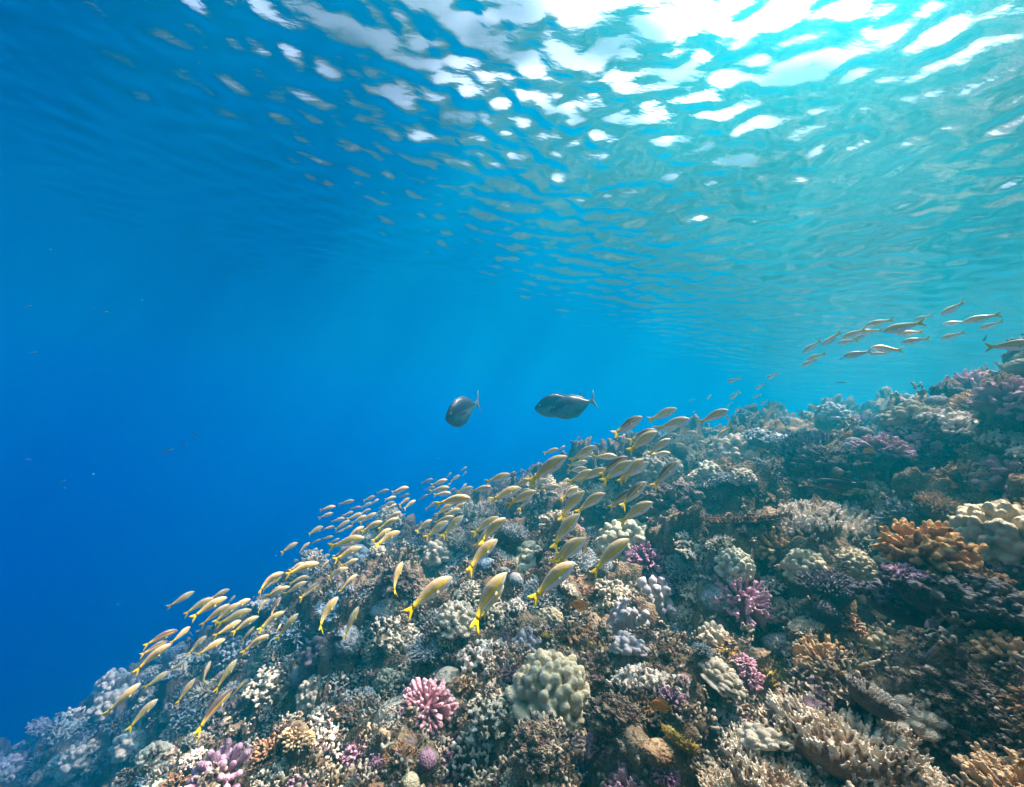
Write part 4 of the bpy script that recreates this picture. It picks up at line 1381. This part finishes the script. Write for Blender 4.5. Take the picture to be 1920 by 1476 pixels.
# crop, head x, head y, tail x, tail y (in that enlarged crop), bend, yaw, group, label, dark back
GOAT = [
    (1, 845, 135, 615, 275, .2, 20, GL, 'lone goatfish above the lower left school against open blue water', 0),
    (1, 1150, 115, 960, 215, .2, 25, GL, None, 0),
    (1, 1125, 185, 810, 355, .5, 5, GL, 'large goatfish leading the upper cluster of the lower left school', 0),
    (1, 1010, 190, 745, 325, .3, 10, GL, 'goatfish just behind and above the large one leading the upper cluster', 0),
    (1, 1205, 170, 1120, 260, 0, 20, GL, None, 0),
    (1, 1330, 200, 1110, 320, .2, 15, GL, None, 0),
    (1, 1240, 235, 1005, 400, .5, 5, GL, 'goatfish with brownish back right below the large leader of the upper cluster', 0),
    (1, 1150, 245, 895, 425, .3, 10, GL, 'goatfish half covered by the brownish-backed one in the upper cluster', 0),
    (1, 1340, 290, 1035, 420, .2, 12, GL, 'thin greenish goatfish under the brownish-backed one in the upper cluster', 0),
    (1, 1400, 350, 1165, 485, .6, 0, GL, 'goatfish with tail hanging straight down at the right end of the upper cluster', 0),
    (1, 1250, 385, 1015, 530, .2, 15, GL, 'slender goatfish behind the one whose tail hangs straight down', 0),
    (1, 812, 440, 640, 590, 0, 25, GL, 'thin goatfish poking out above the big pale one at far left', 0),
    (1, 700, 468, 390, 600, .2, 20, GL, 'dim dark goatfish at the far left edge of the school', 1),
    (1, 620, 560, 370, 690, .2, 15, GL, 'dark-backed goatfish half hidden behind the big pale one at far left', 1),
    (1, 640, 588, 310, 820, .5, 0, GL, 'big pale goatfish at the far left edge of the school', 0),
    (1, 950, 520, 780, 680, .7, 10, GL, 'goatfish with tail curled down below the upper cluster, over the blue edge', 0),
    (1, 1112, 548, 855, 690, .4, 10, GL, 'white-bellied goatfish skimming the edge of the reef at left', 0),
    (1, 770, 735, 630, 830, 0, 25, GL, 'thin greenish goatfish nose-on past the tail-end of another over dark reef', 0),
    (1, 632, 825, 410, 975, .2, 8, GL, 'bronze goatfish low over the dark blue reef, a thin greenish one at its nose', 0),
    (1, 990, 738, 880, 960, .7, 20, GL, 'short pale goatfish with thin tail hanging over the blue reef', 0),
    (1, 1212, 725, 1010, 1005, .3, 5, GL, 'bright yellow-striped goatfish pointing steeply up over blue reef', 0),
    (1, 850, 892, 685, 1110, .4, 10, GL, 'brown-backed goatfish left of the steep bright one', 0),
    (1, 375, 930, 72, 1205, .2, 0, GL, 'lowest left goatfish, tail narrowing to a bright yellow end', 0),
    (1, 525, 1068, 252, 1330, .3, 0, GL, 'bronze goatfish with forked tail lowest over the dark blue corner', 0),
    (1, 1320, 890, 1150, 1065, .2, 5, GL, 'goatfish riding at the shoulder of the biggest low one', 0),
    (1, 1180, 965, 820, 1360, .6, 0, GL, 'biggest low goatfish, dark curved body with wide forked tail over the ledge', 1),
    (1, 1370, 440, 1240, 590, 0, 20, GL, None, 0),
    (2, 255, 1145, -60, 1330, .5, 0, GL, 'goatfish just above the haze-blue staghorn at the foot of the school', 0),
    (2, 820, 335, 430, 455, .3, 0, GM, 'long pale goatfish leading at the left edge of the middle school', 0),
    (2, 425, 440, 85, 620, 1.0, 0, GM, 'plump pale goatfish with tail bent straight down at the left edge', 0),
    (2, 660, 330, 480, 420, .2, 15, GL, None, 0),
    (2, 400, 480, 195, 645, .2, 20, GL, None, 0),
    (2, 408, 590, 250, 700, 0, 10, GL, None, 0),
    (2, 492, 600, 220, 720, .4, 0, GM, 'goatfish in front of a greenish one, nose touching another goatfish', 0),
    (2, 682, 545, 430, 695, .2, 8, GM, 'goatfish at the nose of the one covering a greenish fish', 0),
    (2, 832, 560, 590, 745, .3, 20, GM, 'dark teal goatfish in shade under the leading pale ones', 1),
    (2, 710, 485, 475, 560, .2, 25, GL, None, 0),
    (2, 396, 720, 230, 960, .8, 5, GM, 'goatfish with a black patch on its back', 1),
    (2, 245, 735, 110, 905, .2, 20, GL, None, 0),
    (2, 432, 882, 125, 1075, .6, 0, GM, 'goatfish with forked yellow tail right below the black-patched one', 0),
    (2, 585, 908, 335, 1195, .3, 0, GM, 'orange-striped goatfish diving tail over the haze-blue staghorn, a small one behind it', 0),
    (2, 400, 1020, 340, 1130, 0, 10, GL, None, 0),
    (2, 1035, 718, 750, 1080, .8, 0, GM, 'big goatfish with curled tail above the dark round boulder coral at left', 0),
    (2, 1268, 828, 1090, 1190, .3, 10, GM, 'upright slim goatfish directly above the black damselfish at left', 0),
    (2, 1255, 462, 1040, 660, .4, 15, GM, 'goatfish with spread side fins over the broad haze-blue staghorn', 0),
    (2, 1150, 388, 910, 490, .5, 5, GM, 'small goatfish right of the dark teal one, tail bent down', 0),
    (2, 1265, 290, 1075, 375, .2, 10, GM, None, 0),
    (2, 1764, 322, 1605, 690, .9, 10, GM, 'goatfish curved like a bow with side fins out, alone over the slope', 0),
    (2, 1330, 48, 940, 150, .4, 0, GM, 'bright pale goatfish directly above the purple-backed one', 0),
    (2, 1225, 150, 975, 265, .4, 0, GM, 'purple-backed stout goatfish with orange stripe, another nose showing past it', 1),
    (2, 1305, 155, 985, 300, .2, 5, GM, None, 0),
    (2, 585, 105, 385, 220, .2, 20, GM, 'left of two small goatfish alone against the blue at the back edge', 0),
    (2, 725, 105, 582, 215, .5, 20, GM, 'right of two small goatfish alone against the blue at the back edge', 0),
    (2, 940, 310, 815, 430, .2, 20, GB, None, 0), (2, 940, 235, 830, 310, 0, 25, GB, None, 0), (2, 870, 185, 785, 245, 0, 20, GB, None, 0), (2, 770, 245, 690, 310, 0, 25, GB, None, 0),
    (3, 1690, 1010, 1320, 1200, .6, 0, GM, 'front one of a bright pair of goatfish side by side over hazy reef', 0),
    (3, 1570, 970, 1300, 1150, .2, 8, GM, 'rear one of a bright pair of goatfish side by side over hazy reef', 0),
    (3, 1190, 940, 920, 1125, .2, 5, GM, 'pale goatfish tail to tail above the bright pale leader', 0),
    (3, 1445, 868, 1140, 1010, .4, 0, GM, 'tan goatfish whose nose meets the bronze one', 0),
    (3, 1672, 825, 1370, 965, .4, 0, GM, 'bronze goatfish just below a white one at the middle of the school', 0),
    (3, 1702, 738, 1480, 860, .2, 10, GM, 'whitish goatfish just above the bronze one', 0),
    (3, 1060, 580, 840, 630, .1, 25, GB, None, 0), (3, 800, 660, 580, 715, .3, 20, GB, None, 0), (3, 765, 752, 565, 825, .2, 20, GB, None, 0), (3, 625, 940, 405, 1050, .2, 20, GB, None, 0),
    (3, 612, 1000, 515, 1012, 0, 20, GB, None, 0), (3, 1160, 670, 1010, 692, 0, 20, GB, None, 0), (3, 1350, 518, 1185, 585, .3, 20, GB, None, 0), (3, 1545, 432, 1370, 475, .2, 20, GB, None, 0),
    (3, 1815, 398, 1570, 470, .3, 15, GB, None, 0), (3, 1832, 548, 1665, 645, .3, 15, GB, None, 0), (3, 1910, 578, 1735, 695, .5, 12, GB, None, 0), (3, 1645, 628, 1465, 745, .4, 15, GB, None, 0),
    (3, 1172, 758, 955, 840, .3, 15, GB, None, 0), (3, 1228, 788, 1020, 895, .3, 15, GB, None, 0), (3, 1365, 752, 1130, 895, .3, 15, GB, None, 0), (3, 1000, 858, 785, 980, .2, 15, GB, None, 0),
    (3, 932, 825, 735, 872, .2, 20, GB, None, 0), (3, 922, 988, 815, 1028, 0, 20, GB, None, 0), (3, 772, 1078, 615, 1112, .2, 20, GB, None, 0), (3, 785, 940, 635, 972, 0, 25, GB, None, 0),
    (3, 1050, 735, 895, 795, 0, 25, GB, None, 0), (3, 1305, 608, 1150, 682, 0, 25, GB, None, 0), (3, 1505, 648, 1405, 692, 0, 25, GB, None, 0), (3, 1622, 603, 1425, 662, .2, 20, GB, None, 0),
    (3, 1640, 530, 1475, 572, 0, 25, GB, None, 0), (3, 1832, 488, 1685, 538, 0, 20, GB, None, 0), (3, 860, 1108, 715, 1175, 0, 25, GB, None, 0), (3, 602, 1118, 465, 1175, 0, 25, GB, None, 0),
    (3, 502, 1340, 405, 1435, 0, 25, GB, None, 0), (3, 722, 1328, 595, 1405, 0, 20, GB, None, 0), (3, 560, 1240, 440, 1300, 0, 25, GB, None, 0), (3, 1290, 700, 1130, 770, 0, 25, GB, None, 0),
    (3, 1400, 560, 1290, 640, 0, 25, GB, None, 0), (3, 1710, 460, 1620, 500, 0, 25, GB, None, 0), (3, 1040, 930, 900, 985, 0, 25, GB, None, 0), (3, 960, 770, 870, 815, 0, 25, GB, None, 0),
    (4, 1180, 540, 700, 610, .5, 0, GM, 'long goatfish swimming nearly level, frontmost of the upper knot of the school', 0),
    (4, 922, 478, 680, 500, .4, 0, GM, 'goatfish stacked just above the long level one', 0),
    (4, 898, 398, 625, 460, .3, 5, GM, 'goatfish second above the long level one', 0),
    (4, 700, 390, 560, 440, .2, 10, GM, None, 0),
    (4, 870, 293, 645, 370, .4, 5, GM, 'topmost goatfish of the knot stacked above the long level one', 0),
    (4, 675, 283, 515, 338, .2, 15, GM, 'small goatfish up and left of the topmost one of the knot', 0),
    (4, 607, 498, 478, 575, .3, 12, GM, 'small goatfish left of the tail of the long level one', 0),
    (4, 735, 600, 568, 700, .3, 10, GM, None, 0),
    (4, 1112, 610, 912, 750, .8, 0, GM, 'goatfish with tail bent down just under the long level one', 0),
    (4, 942, 625, 705, 785, .2, 10, GM, None, 0),
    (4, 1060, 700, 825, 775, .3, 8, GM, None, 0),
    (4, 1082, 798, 785, 1090, .6, 0, GM, 'stout goatfish nose up, right one of an overlapping trio', 0),
    (4, 882, 868, 550, 1100, .6, 0, GM, 'middle goatfish of the overlapping trio, pale tail hanging', 0),
    (4, 960, 800, 685, 885, .2, 12, GM, 'greenish goatfish at the rear of the overlapping trio', 0),
    (4, 652, 848, 432, 1015, .8, 5, GM, 'small brownish goatfish left of the overlapping trio, tail hanging', 0),
    (4, 1228, 398, 1010, 460, .2, 8, GM, None, 0), (4, 1195, 448, 1000, 485, .2, 5, GM, None, 0), (4, 1140, 348, 1055, 440, .2, 35, GM, None, 0), (4, 982, 408, 900, 460, 0, 35, GM, None, 0),
    (4, 1473, 388, 1200, 450, .2, 5, GM, 'slim goatfish alone at the right of the upper knot', 0),
    (4, 1737, 218, 1400, 325, .3, 0, GM, 'goatfish over open water left of the biggest leading one, a small one at its nose', 0),
    (4, 1758, 262, 1675, 315, 0, 30, GM, 'tiny goatfish at the nose of the one over open water', 0),
    (4, 1048, 232, 900, 318, .3, 30, GB, None, 0), (4, 930, 195, 865, 260, 0, 30, GB, None, 0), (4, 1147, 118, 1060, 165, 0, 25, GB, None, 0), (4, 1140, 180, 1080, 245, 0, 35, GB, None, 0), (4, 922, 340, 850, 385, 0, 20, GB, None, 0),
    (5, 1150, 232, 695, 535, .7, 0, GM, 'largest goatfish high in the middle school, whitish nose over open water', 0),
    (5, 1502, 110, 1200, 285, .4, 5, GM, 'sleek goatfish right of the largest high one', 0),
    (5, 1482, 240, 1305, 268, .1, 15, GM, None, 0), (5, 1410, 290, 1185, 350, .2, 12, GM, None, 0),
    (5, 1762, 228, 1480, 240, .2, 12, GM, 'dim goatfish swimming level behind the crowded cluster', 0),
    (5, 1405, 373, 1170, 400, .2, 10, GM, 'thin yellow-tailed goatfish below the sleek one', 0),
    (5, 1620, 378, 1310, 520, .5, 0, GM, 'front goatfish of a pair with bright yellow tails left of the crowded cluster', 0),
    (5, 1485, 400, 1180, 540, .4, 6, GM, 'rear goatfish of a pair with bright yellow tails left of the crowded cluster', 0),
    (5, 1062, 138, 885, 198, .3, 15, GM, 'left one of two tiny goatfish above the largest high one', 0),
    (5, 1147, 105, 1060, 165, 0, 20, GM, 'right one of two tiny goatfish above the largest high one', 0),
    (5, 606, 605, 235, 760, .5, 0, GM, 'goatfish with vivid yellow forked tail left of and below the largest high one', 0),
    (5, 720, 500, 530, 600, .2, 8, GM, None, 0),
    (5, 792, 645, 445, 810, .5, 0, GM, 'brown-backed goatfish lowest under the largest high one', 0),
    (5, 722, 618, 545, 705, .1, 6, GM, None, 0),
    (5, 742, 715, 583, 870, .7, 6, GM, 'yellow-tailed goatfish hanging below the brown-backed one', 0),
    (5, 925, 498, 750, 600, .3, 8, GM, None, 0), (5, 1072, 588, 865, 615, .2, 8, GM, None, 0), (5, 1192, 495, 1065, 595, .4, 15, GM, None, 0),
    (5, 1297, 595, 1078, 745, .3, 8, GM, 'small yellow goatfish behind the white upright one', 0),
    (5, 1366, 650, 1040, 975, .8, 0, GM, 'white upright goatfish with a yellow tail sweeping left, at the top of a vertical pair', 0),
    (5, 1606, 675, 1262, 895, .5, 0, GM, 'grey-backed goatfish right of the white upright one', 0),
    (5, 1302, 925, 950, 1320, .7, 0, GM, 'brown-backed goatfish right below the white upright one', 0),
    (5, 420, 972, 85, 1255, .6, 0, GM, 'bright yellow-striped goatfish at the front of a bunch of three', 0),
    (5, 345, 960, 25, 1160, .4, 4, GM, 'upper rear goatfish in a bunch of three', 0),
    (5, 275, 1085, 45, 1310, .4, 6, GM, 'lower rear goatfish in a bunch of three', 0),
    (7, 762, 288, 510, 520, .6, 0, GM, 'clear large-eyed goatfish directly beneath the bunch of three', 0),
    (6, 1103, 205, 745, 430, .7, 0, GM, 'purple-backed goatfish topmost in the middle school, right below the pair of unicornfish', 1),
    (6, 1520, 105, 1185, 255, .3, 0, GM, 'slender goatfish highest at the right end of the middle school', 0),
    (6, 1675, 230, 1270, 360, .4, 0, GM, 'white-bellied goatfish just below the slender highest one', 0),
    (6, 1285, 382, 925, 625, .5, 0, GM, 'goatfish in front of a darker one, under the purple-backed topmost one', 0),
    (6, 1272, 360, 930, 510, .3, 4, GM, 'darker goatfish behind another, under the purple-backed topmost one', 1),
    (6, 1445, 472, 1180, 655, .6, 0, GM, 'goatfish with yellow forked tail right of the overlapping darker pair', 0),
    (6, 1537, 750, 1225, 1060, .6, 10, GM, 'brown goatfish curving tail away at the right edge of the middle school', 1),
    (6, 930, 685, 580, 905, .3, 0, GM, 'left brown goatfish in the tight row of four', 1),
    (6, 992, 742, 620, 985, .6, 0, GM, 'frontmost silvery goatfish in the tight row of four', 0),
    (6, 1117, 715, 800, 985, .3, 2, GM, 'third goatfish from the left in the tight row of four', 0),
    (6, 1182, 752, 890, 960, .5, 0, GM, 'rightmost goatfish in the tight row of four, bright orange stripe', 0),
    (6, 1226, 1235, 820, 1465, .4, 0, GM, 'brown-backed goatfish crossing above the pale green lobe coral', 0),
    (6, 1010, 1085, 690, 1290, .4, 0, GM, 'left goatfish of a dark pair over the shaded rock', 1),
    (6, 1157, 990, 820, 1295, .4, 2, GM, 'right goatfish of a dark pair over the shaded rock', 1),
    (6, 1507, 350, 1370, 368, .1, 20, GC, None, 0), (6, 1545, 432, 1430, 405, .1, 20, GC, None, 0), (6, 1768, 402, 1625, 375, .2, 15, GC, None, 0), (6, 1608, 560, 1485, 510, .2, 15, GC, None, 0), (6, 1432, 640, 1225, 668, .2, 10, GC, None, 0),
    (7, 422, 568, 60, 825, .3, 0, GM, 'goatfish with a belly fin hanging down, left of the biggest foreground one', 0),
    (7, 826, 540, 535, 915, .7, 0, GM, 'biggest foreground goatfish, tail fin wide open, above the white-tipped clump', 0),
    (7, 812, 635, 645, 865, .2, 6, GM, 'goatfish mostly hidden under the belly of the biggest foreground one', 0),
    (7, 1337, 462, 1010, 735, .7, 0, GM, 'foreground goatfish with side fin out, directly above the orange damselfish', 0),
    (7, 1387, 278, 1175, 470, .3, 0, GM, 'foreground goatfish right of the black damselfish, another just behind it', 0),
    (7, 1427, 275, 1210, 475, .2, 4, GM, 'goatfish showing only its face behind the one beside the black damselfish', 0),
    (7, 1746, 285, 1445, 530, .5, 0, GM, 'yellow-striped goatfish left of the purple-pink cauliflower coral', 0),
    (7, 1752, 265, 1540, 420, .2, 3, GM, 'dark head of a goatfish behind the one left of the purple-pink coral', 1),
    (8, 958, 728, 580, 890, .5, 0, GC, 'yellow-backed goatfish alone above the far crest, facing right', 0),
    (8, 1008, 285, 1165, 240, 0, 25, GC, None, 0), (8, 1590, 240, 1738, 160, .2, 25, GC, None, 0), (8, 1430, 395, 1535, 320, .2, 45, GC, None, 0), (8, 1380, 520, 1490, 485, 0, 35, GC, None, 0), (8, 1492, 630, 1585, 575, 0, 35, GC, None, 0),
    (8, 1600, 745, 1735, 635, .2, 25, GC, None, 0), (8, 1550, 880, 1655, 740, .1, 25, GC, None, 0), (8, 1345, 840, 1450, 740, .1, 30, GC, None, 0), (8, 1295, 975, 1345, 840, .1, 30, GC, None, 0), (8, 1043, 535, 1160, 440, .1, 25, GC, None, 0),
    (8, 990, 660, 1060, 600, 0, 40, GC, None, 0), (8, 1115, 745, 1205, 660, .1, 45, GC, None, 0), (8, 1000, 850, 960, 750, .1, 45, GC, None, 0), (8, 690, 545, 748, 490, 0, 35, GC, None, 0), (8, 420, 580, 492, 545, 0, 30, GC, None, 0),
    (8, 478, 750, 522, 715, 0, 40, GC, None, 0), (8, 840, 985, 892, 925, 0, 35, GC, None, 0), (8, 665, 1045, 785, 980, .1, 15, GC, None, 0), (8, 865, 1110, 1070, 955, .2, 15, GC, None, 0), (8, 662, 1215, 520, 1160, .2, 15, GC, None, 0),
    (8, 640, 1140, 560, 1095, .1, 20, GC, None, 0), (8, 892, 1185, 705, 1140, .2, 15, GC, None, 0), (8, 545, 935, 602, 895, 0, 35, GC, None, 0), (8, 785, 1330, 760, 1215, 0, 25, GC, None, 0),
    (9, 612, 270, 815, 220, .2, 5, GS, 'goatfish at the upper left of the surface school, above the overlapping pair', 0),
    (9, 766, 315, 1070, 248, .2, 0, GS, 'longest goatfish in the middle of the surface school, yellow tail', 0),
    (9, 1010, 225, 1155, 182, .2, 12, GS, 'short goatfish just above the tail of the longest one near the surface', 0),
    (9, 1237, 172, 1440, 75, .4, 8, GS, 'highest goatfish near the surface, nose down, tail fin spread', 0),
    (9, 1257, 258, 1435, 240, .4, 5, GS, 'goatfish with upright yellow tail left of the upper right pair', 0),
    (9, 1437, 238, 1705, 180, .2, 0, GS, 'long pale goatfish of the upper right pair', 0),
    (9, 1557, 295, 1740, 238, .4, 5, GS, 'lower goatfish of the upper right pair, fins spread white', 0),
    (9, 1235, 380, 1425, 328, .3, 5, GS, 'goatfish with a white jaw below the one with the upright yellow tail', 0),
    (9, 868, 342, 1070, 325, .4, 5, GS, 'goatfish right under the longest one near the surface', 0),
    (9, 913, 410, 1120, 380, .5, 3, GS, 'goatfish with broad bright yellow tail at the centre of the surface school', 0),
    (9, 373, 418, 530, 393, .3, 8, GS, 'lower left goatfish of a bunch of four near the surface', 0),
    (9, 500, 385, 630, 335, .4, 8, GS, 'goatfish with tail raised in the bunch of four near the surface', 0),
    (9, 413, 372, 590, 302, .1, 10, GS, 'slim rear goatfish in the bunch of four near the surface', 0),
    (9, 530, 330, 728, 312, .3, 5, GS, 'right goatfish in the bunch of four near the surface', 0),
    (9, 240, 430, 398, 330, .3, 8, GS, 'steep goatfish left of the bunch of four', 0),
    (9, 83, 488, 220, 400, .3, 10, GS, 'leftmost steep goatfish of the surface school', 0),
    (9, 112, 552, 268, 505, .4, 12, GS, 'upper goatfish of the lower left pair in the surface school', 0),
    (9, 68, 605, 190, 555, .3, 20, GS, 'lower goatfish of the lower left pair in the surface school', 0),
    (9, 428, 528, 632, 488, .3, 0, GS, 'grey saddle-marked goatfish lowest at the centre left of the surface school', 1),
    (9, 642, 512, 772, 500, .3, 5, GS, 'small goatfish in front of the dusky long-tailed one near the surface', 0),
    (9, 665, 455, 890, 485, .5, 0, GS, 'dusky goatfish with wide forked tail lowest in the surface school', 0),
    (9, 1990, 425, 1600, 450, .3, 0, GS, 'big goatfish facing right, cut off by the right edge above the skyline corals', 0),
]
for cr, hx, hy, tx, ty, bd, yw, gr, lab, dk in GOAT:
    x0, y0, k = CROPS[cr]
    fish('goatfish', 'goat', 'goatdark' if dk else 'goat', 'yellow', (x0 + hx / k, y0 + hy / k), (x0 + tx / k, y0 + ty / k),
         lab or SHARED[gr], 'fish', gr, bend=bd, yaw=yw + 9 * math.sin(hx * 1.1 + hy * .5), grow={GS: .12, GC: .12}.get(gr, .035), length={GS: .125, GC: .14}.get(gr, .165) * (1 + .06 * math.sin(hx + ty)))

fish('unicornfish', 'unicorn', 'unicorn', 'unifin', (838, 784), (903, 752), 'dark unicornfish alone over open water, turned half away', 'fish', 'unicornfish over the drop-off', yaw=-52, length=.42, roll=0, near=True)
fish('unicornfish', 'unicorn', 'unicorn', 'unifin', (1003, 766), (1095, 750), 'unicornfish partly covered by the other one of the pair', 'fish', 'unicornfish over the drop-off', yaw=-18, length=.44, roll=0, near=True, depth=3.9)
fish('unicornfish', 'unicorn', 'unicorn', 'unifin', (1031, 772), (1124, 748), 'nearer unicornfish of the pair, pale tail in full view', 'fish', 'unicornfish over the drop-off', yaw=-12, length=.42, roll=0, near=True, depth=3.3)
fish('wrasse', 'wrasse', 'wrasse', 'darkfin', (1519, 905), (1623, 911), 'dark purple wrasse gliding over the wide finger coral shelf', 'fish', None, bend=0, roll=4, length=.22, near=True)
fish('black_damselfish', 'damsel', 'black', 'darkfin', (1006, 1056), (1022, 1028), 'black damselfish under the goatfish pair beside the olive mound coral', 'fish', 'black damselfish', roll=5, length=.09, near=True)
fish('black_damselfish', 'damsel', 'black', 'darkfin', (1383, 1000), (1411, 1010), 'black damselfish beside the pinkish tan cauliflower coral', 'fish', 'black damselfish', roll=5, length=.08, near=True)
fish('black_damselfish', 'damsel', 'black', 'darkfin', (644, 1196), (612, 1203), 'black damselfish beside the dark round boulder coral at left', 'fish', 'black damselfish', roll=5, length=.12, near=True)
fish('black_damselfish', 'damsel', 'black', 'darkfin', (1843, 640), (1852, 628), 'tiny dark damselfish at the tail of the goatfish cut by the right edge', 'fish', 'black damselfish', yaw=30, length=.07)
fish('black_damselfish', 'damsel', 'black', 'darkfin', (1205, 852), (1186, 856), 'tiny black damselfish in haze above the tight row of four goatfish', 'fish', 'black damselfish', length=.12)
fish('orange_damselfish', 'damsel', 'orange', 'orangefin', (1072, 1132), (1106, 1138), 'orange damselfish in front of the left grey column coral', 'fish', 'orange damselfish', roll=4, length=.07, near=True)
fish('orange_damselfish', 'damsel', 'orange', 'orangefin', (1219, 1320), (1263, 1327), 'orange damselfish lowest on the reef, under the dark bushy coral', 'fish', 'orange damselfish', roll=4, length=.07, near=True)
fish('orange_damselfish', 'damsel', 'orange', 'orangefin', (1580, 820), (1600, 812), 'small orange damselfish by the blue-black spiky bush', 'fish', 'orange damselfish', length=.08)
fish('orange_damselfish', 'damsel', 'orange', 'orangefin', (1617, 848), (1640, 842), 'small orange damselfish below the mauve ledge corals', 'fish', 'orange damselfish', length=.08)
fish('orange_damselfish', 'damsel', 'orange', 'orangefin', (998, 1000), (1010, 998), 'tiny orange damselfish above the olive mound coral', 'fish', 'orange damselfish', length=.06)
fish('orange_damselfish', 'damsel', 'orange', 'orangefin', (864, 996), (852, 997), 'tiny orange damselfish near the blue sliver-like fish', 'fish', 'orange damselfish', length=.07)
fish('orange_damselfish', 'damsel', 'orange', 'orangefin', (1925, 1425), (1905, 1440), 'tiny orange fish at the lower right edge of the reef', 'fish', 'orange damselfish', length=.05)
fish('blue_wrasse', 'slim', 'bluefish', 'bluefish', (869, 1012), (873, 1027), 'slim electric blue wrasse hanging nose up in front of dark coral', 'fish', None, length=.08, near=False)
fish('striped_wrasse', 'slim', 'palefish', 'greyfin', (1044, 1108), (1010, 1108), 'pale red-striped wrasse low behind the foreground goatfish with its side fin out', 'fish', None, length=.12, near=True)
fish('purple_wrasse', 'wrasse', 'wrasse', 'darkfin', (1452, 845), (1472, 834), 'dark violet wrasse among hazy corals on the far slope', 'fish', None, length=.16)
far = [((326, 842), (300, 851), 'larger dark fish of two at mid depth in the open blue'), ((352, 831), (341, 842), 'smaller dark fish of two at mid depth in the open blue'),
       ((372, 826), (358, 812), 'pale blue glinting fish above the two dark ones in the open blue'), ((60, 574), (44, 577), 'faint dark fish uppermost at the far left of the open blue'),
       ((204, 585), (188, 585), 'faint dark fish right of the uppermost one in the open blue'), ((68, 660), (52, 664), 'faint dark fish below the uppermost one in the open blue'),
       ((60, 862), (40, 861), 'stocky dark fish at the left of the open blue, low'), ((124, 900), (108, 906), 'faint dark fish right of and below the stocky one'),
       ((1588, 717), (1567, 718), 'grey fish low in front of the hazy far reef crest'), ((1572, 675), (1583, 671), 'tiny dark fish with a white spot under the surface school'),
       ((172, 575), (180, 580), 'tiny pale fish beside the faint dark one in the open blue')]
for i, (h, t, lab) in enumerate(far):
    pale = i in (2, 10)
    fish('reef_fish', 'slim', 'bluefish' if pale else 'greyfish', 'greyfin', h, t, lab, 'fish', 'distant fish in open water', length=.16 if i < 8 else .14, yaw=10, near=False, depth=5.5 if i < 8 else 4.5)


def particles():
    """specks drifting in the water, too many to count"""
    g = random.Random(77)
    v0, f0 = ico(1)
    V, FF = [], []
    for i in range(420):
        p = at(g.uniform(-100, 2020), g.uniform(-60, 1400), g.uniform(.9, 4.5))
        if p.z > WATER_Z - .2 or base_h(p.x, p.y)[0] > p.z - .05:
            continue
        r = g.uniform(.0004, .0009)
        V.append(v0 * [r * g.uniform(.6, 1.6), r, r] + np.array(p))
        FF.append(np.array(f0) + len(v0) * len(FF))
    m = plain_mat('drifting_specks', (.8, .78, .7), .7, .3)
    tag(link('drifting_specks', mesh('drifting_specks', np.concatenate(V), np.concatenate(FF), m)), kind='stuff')


particles()
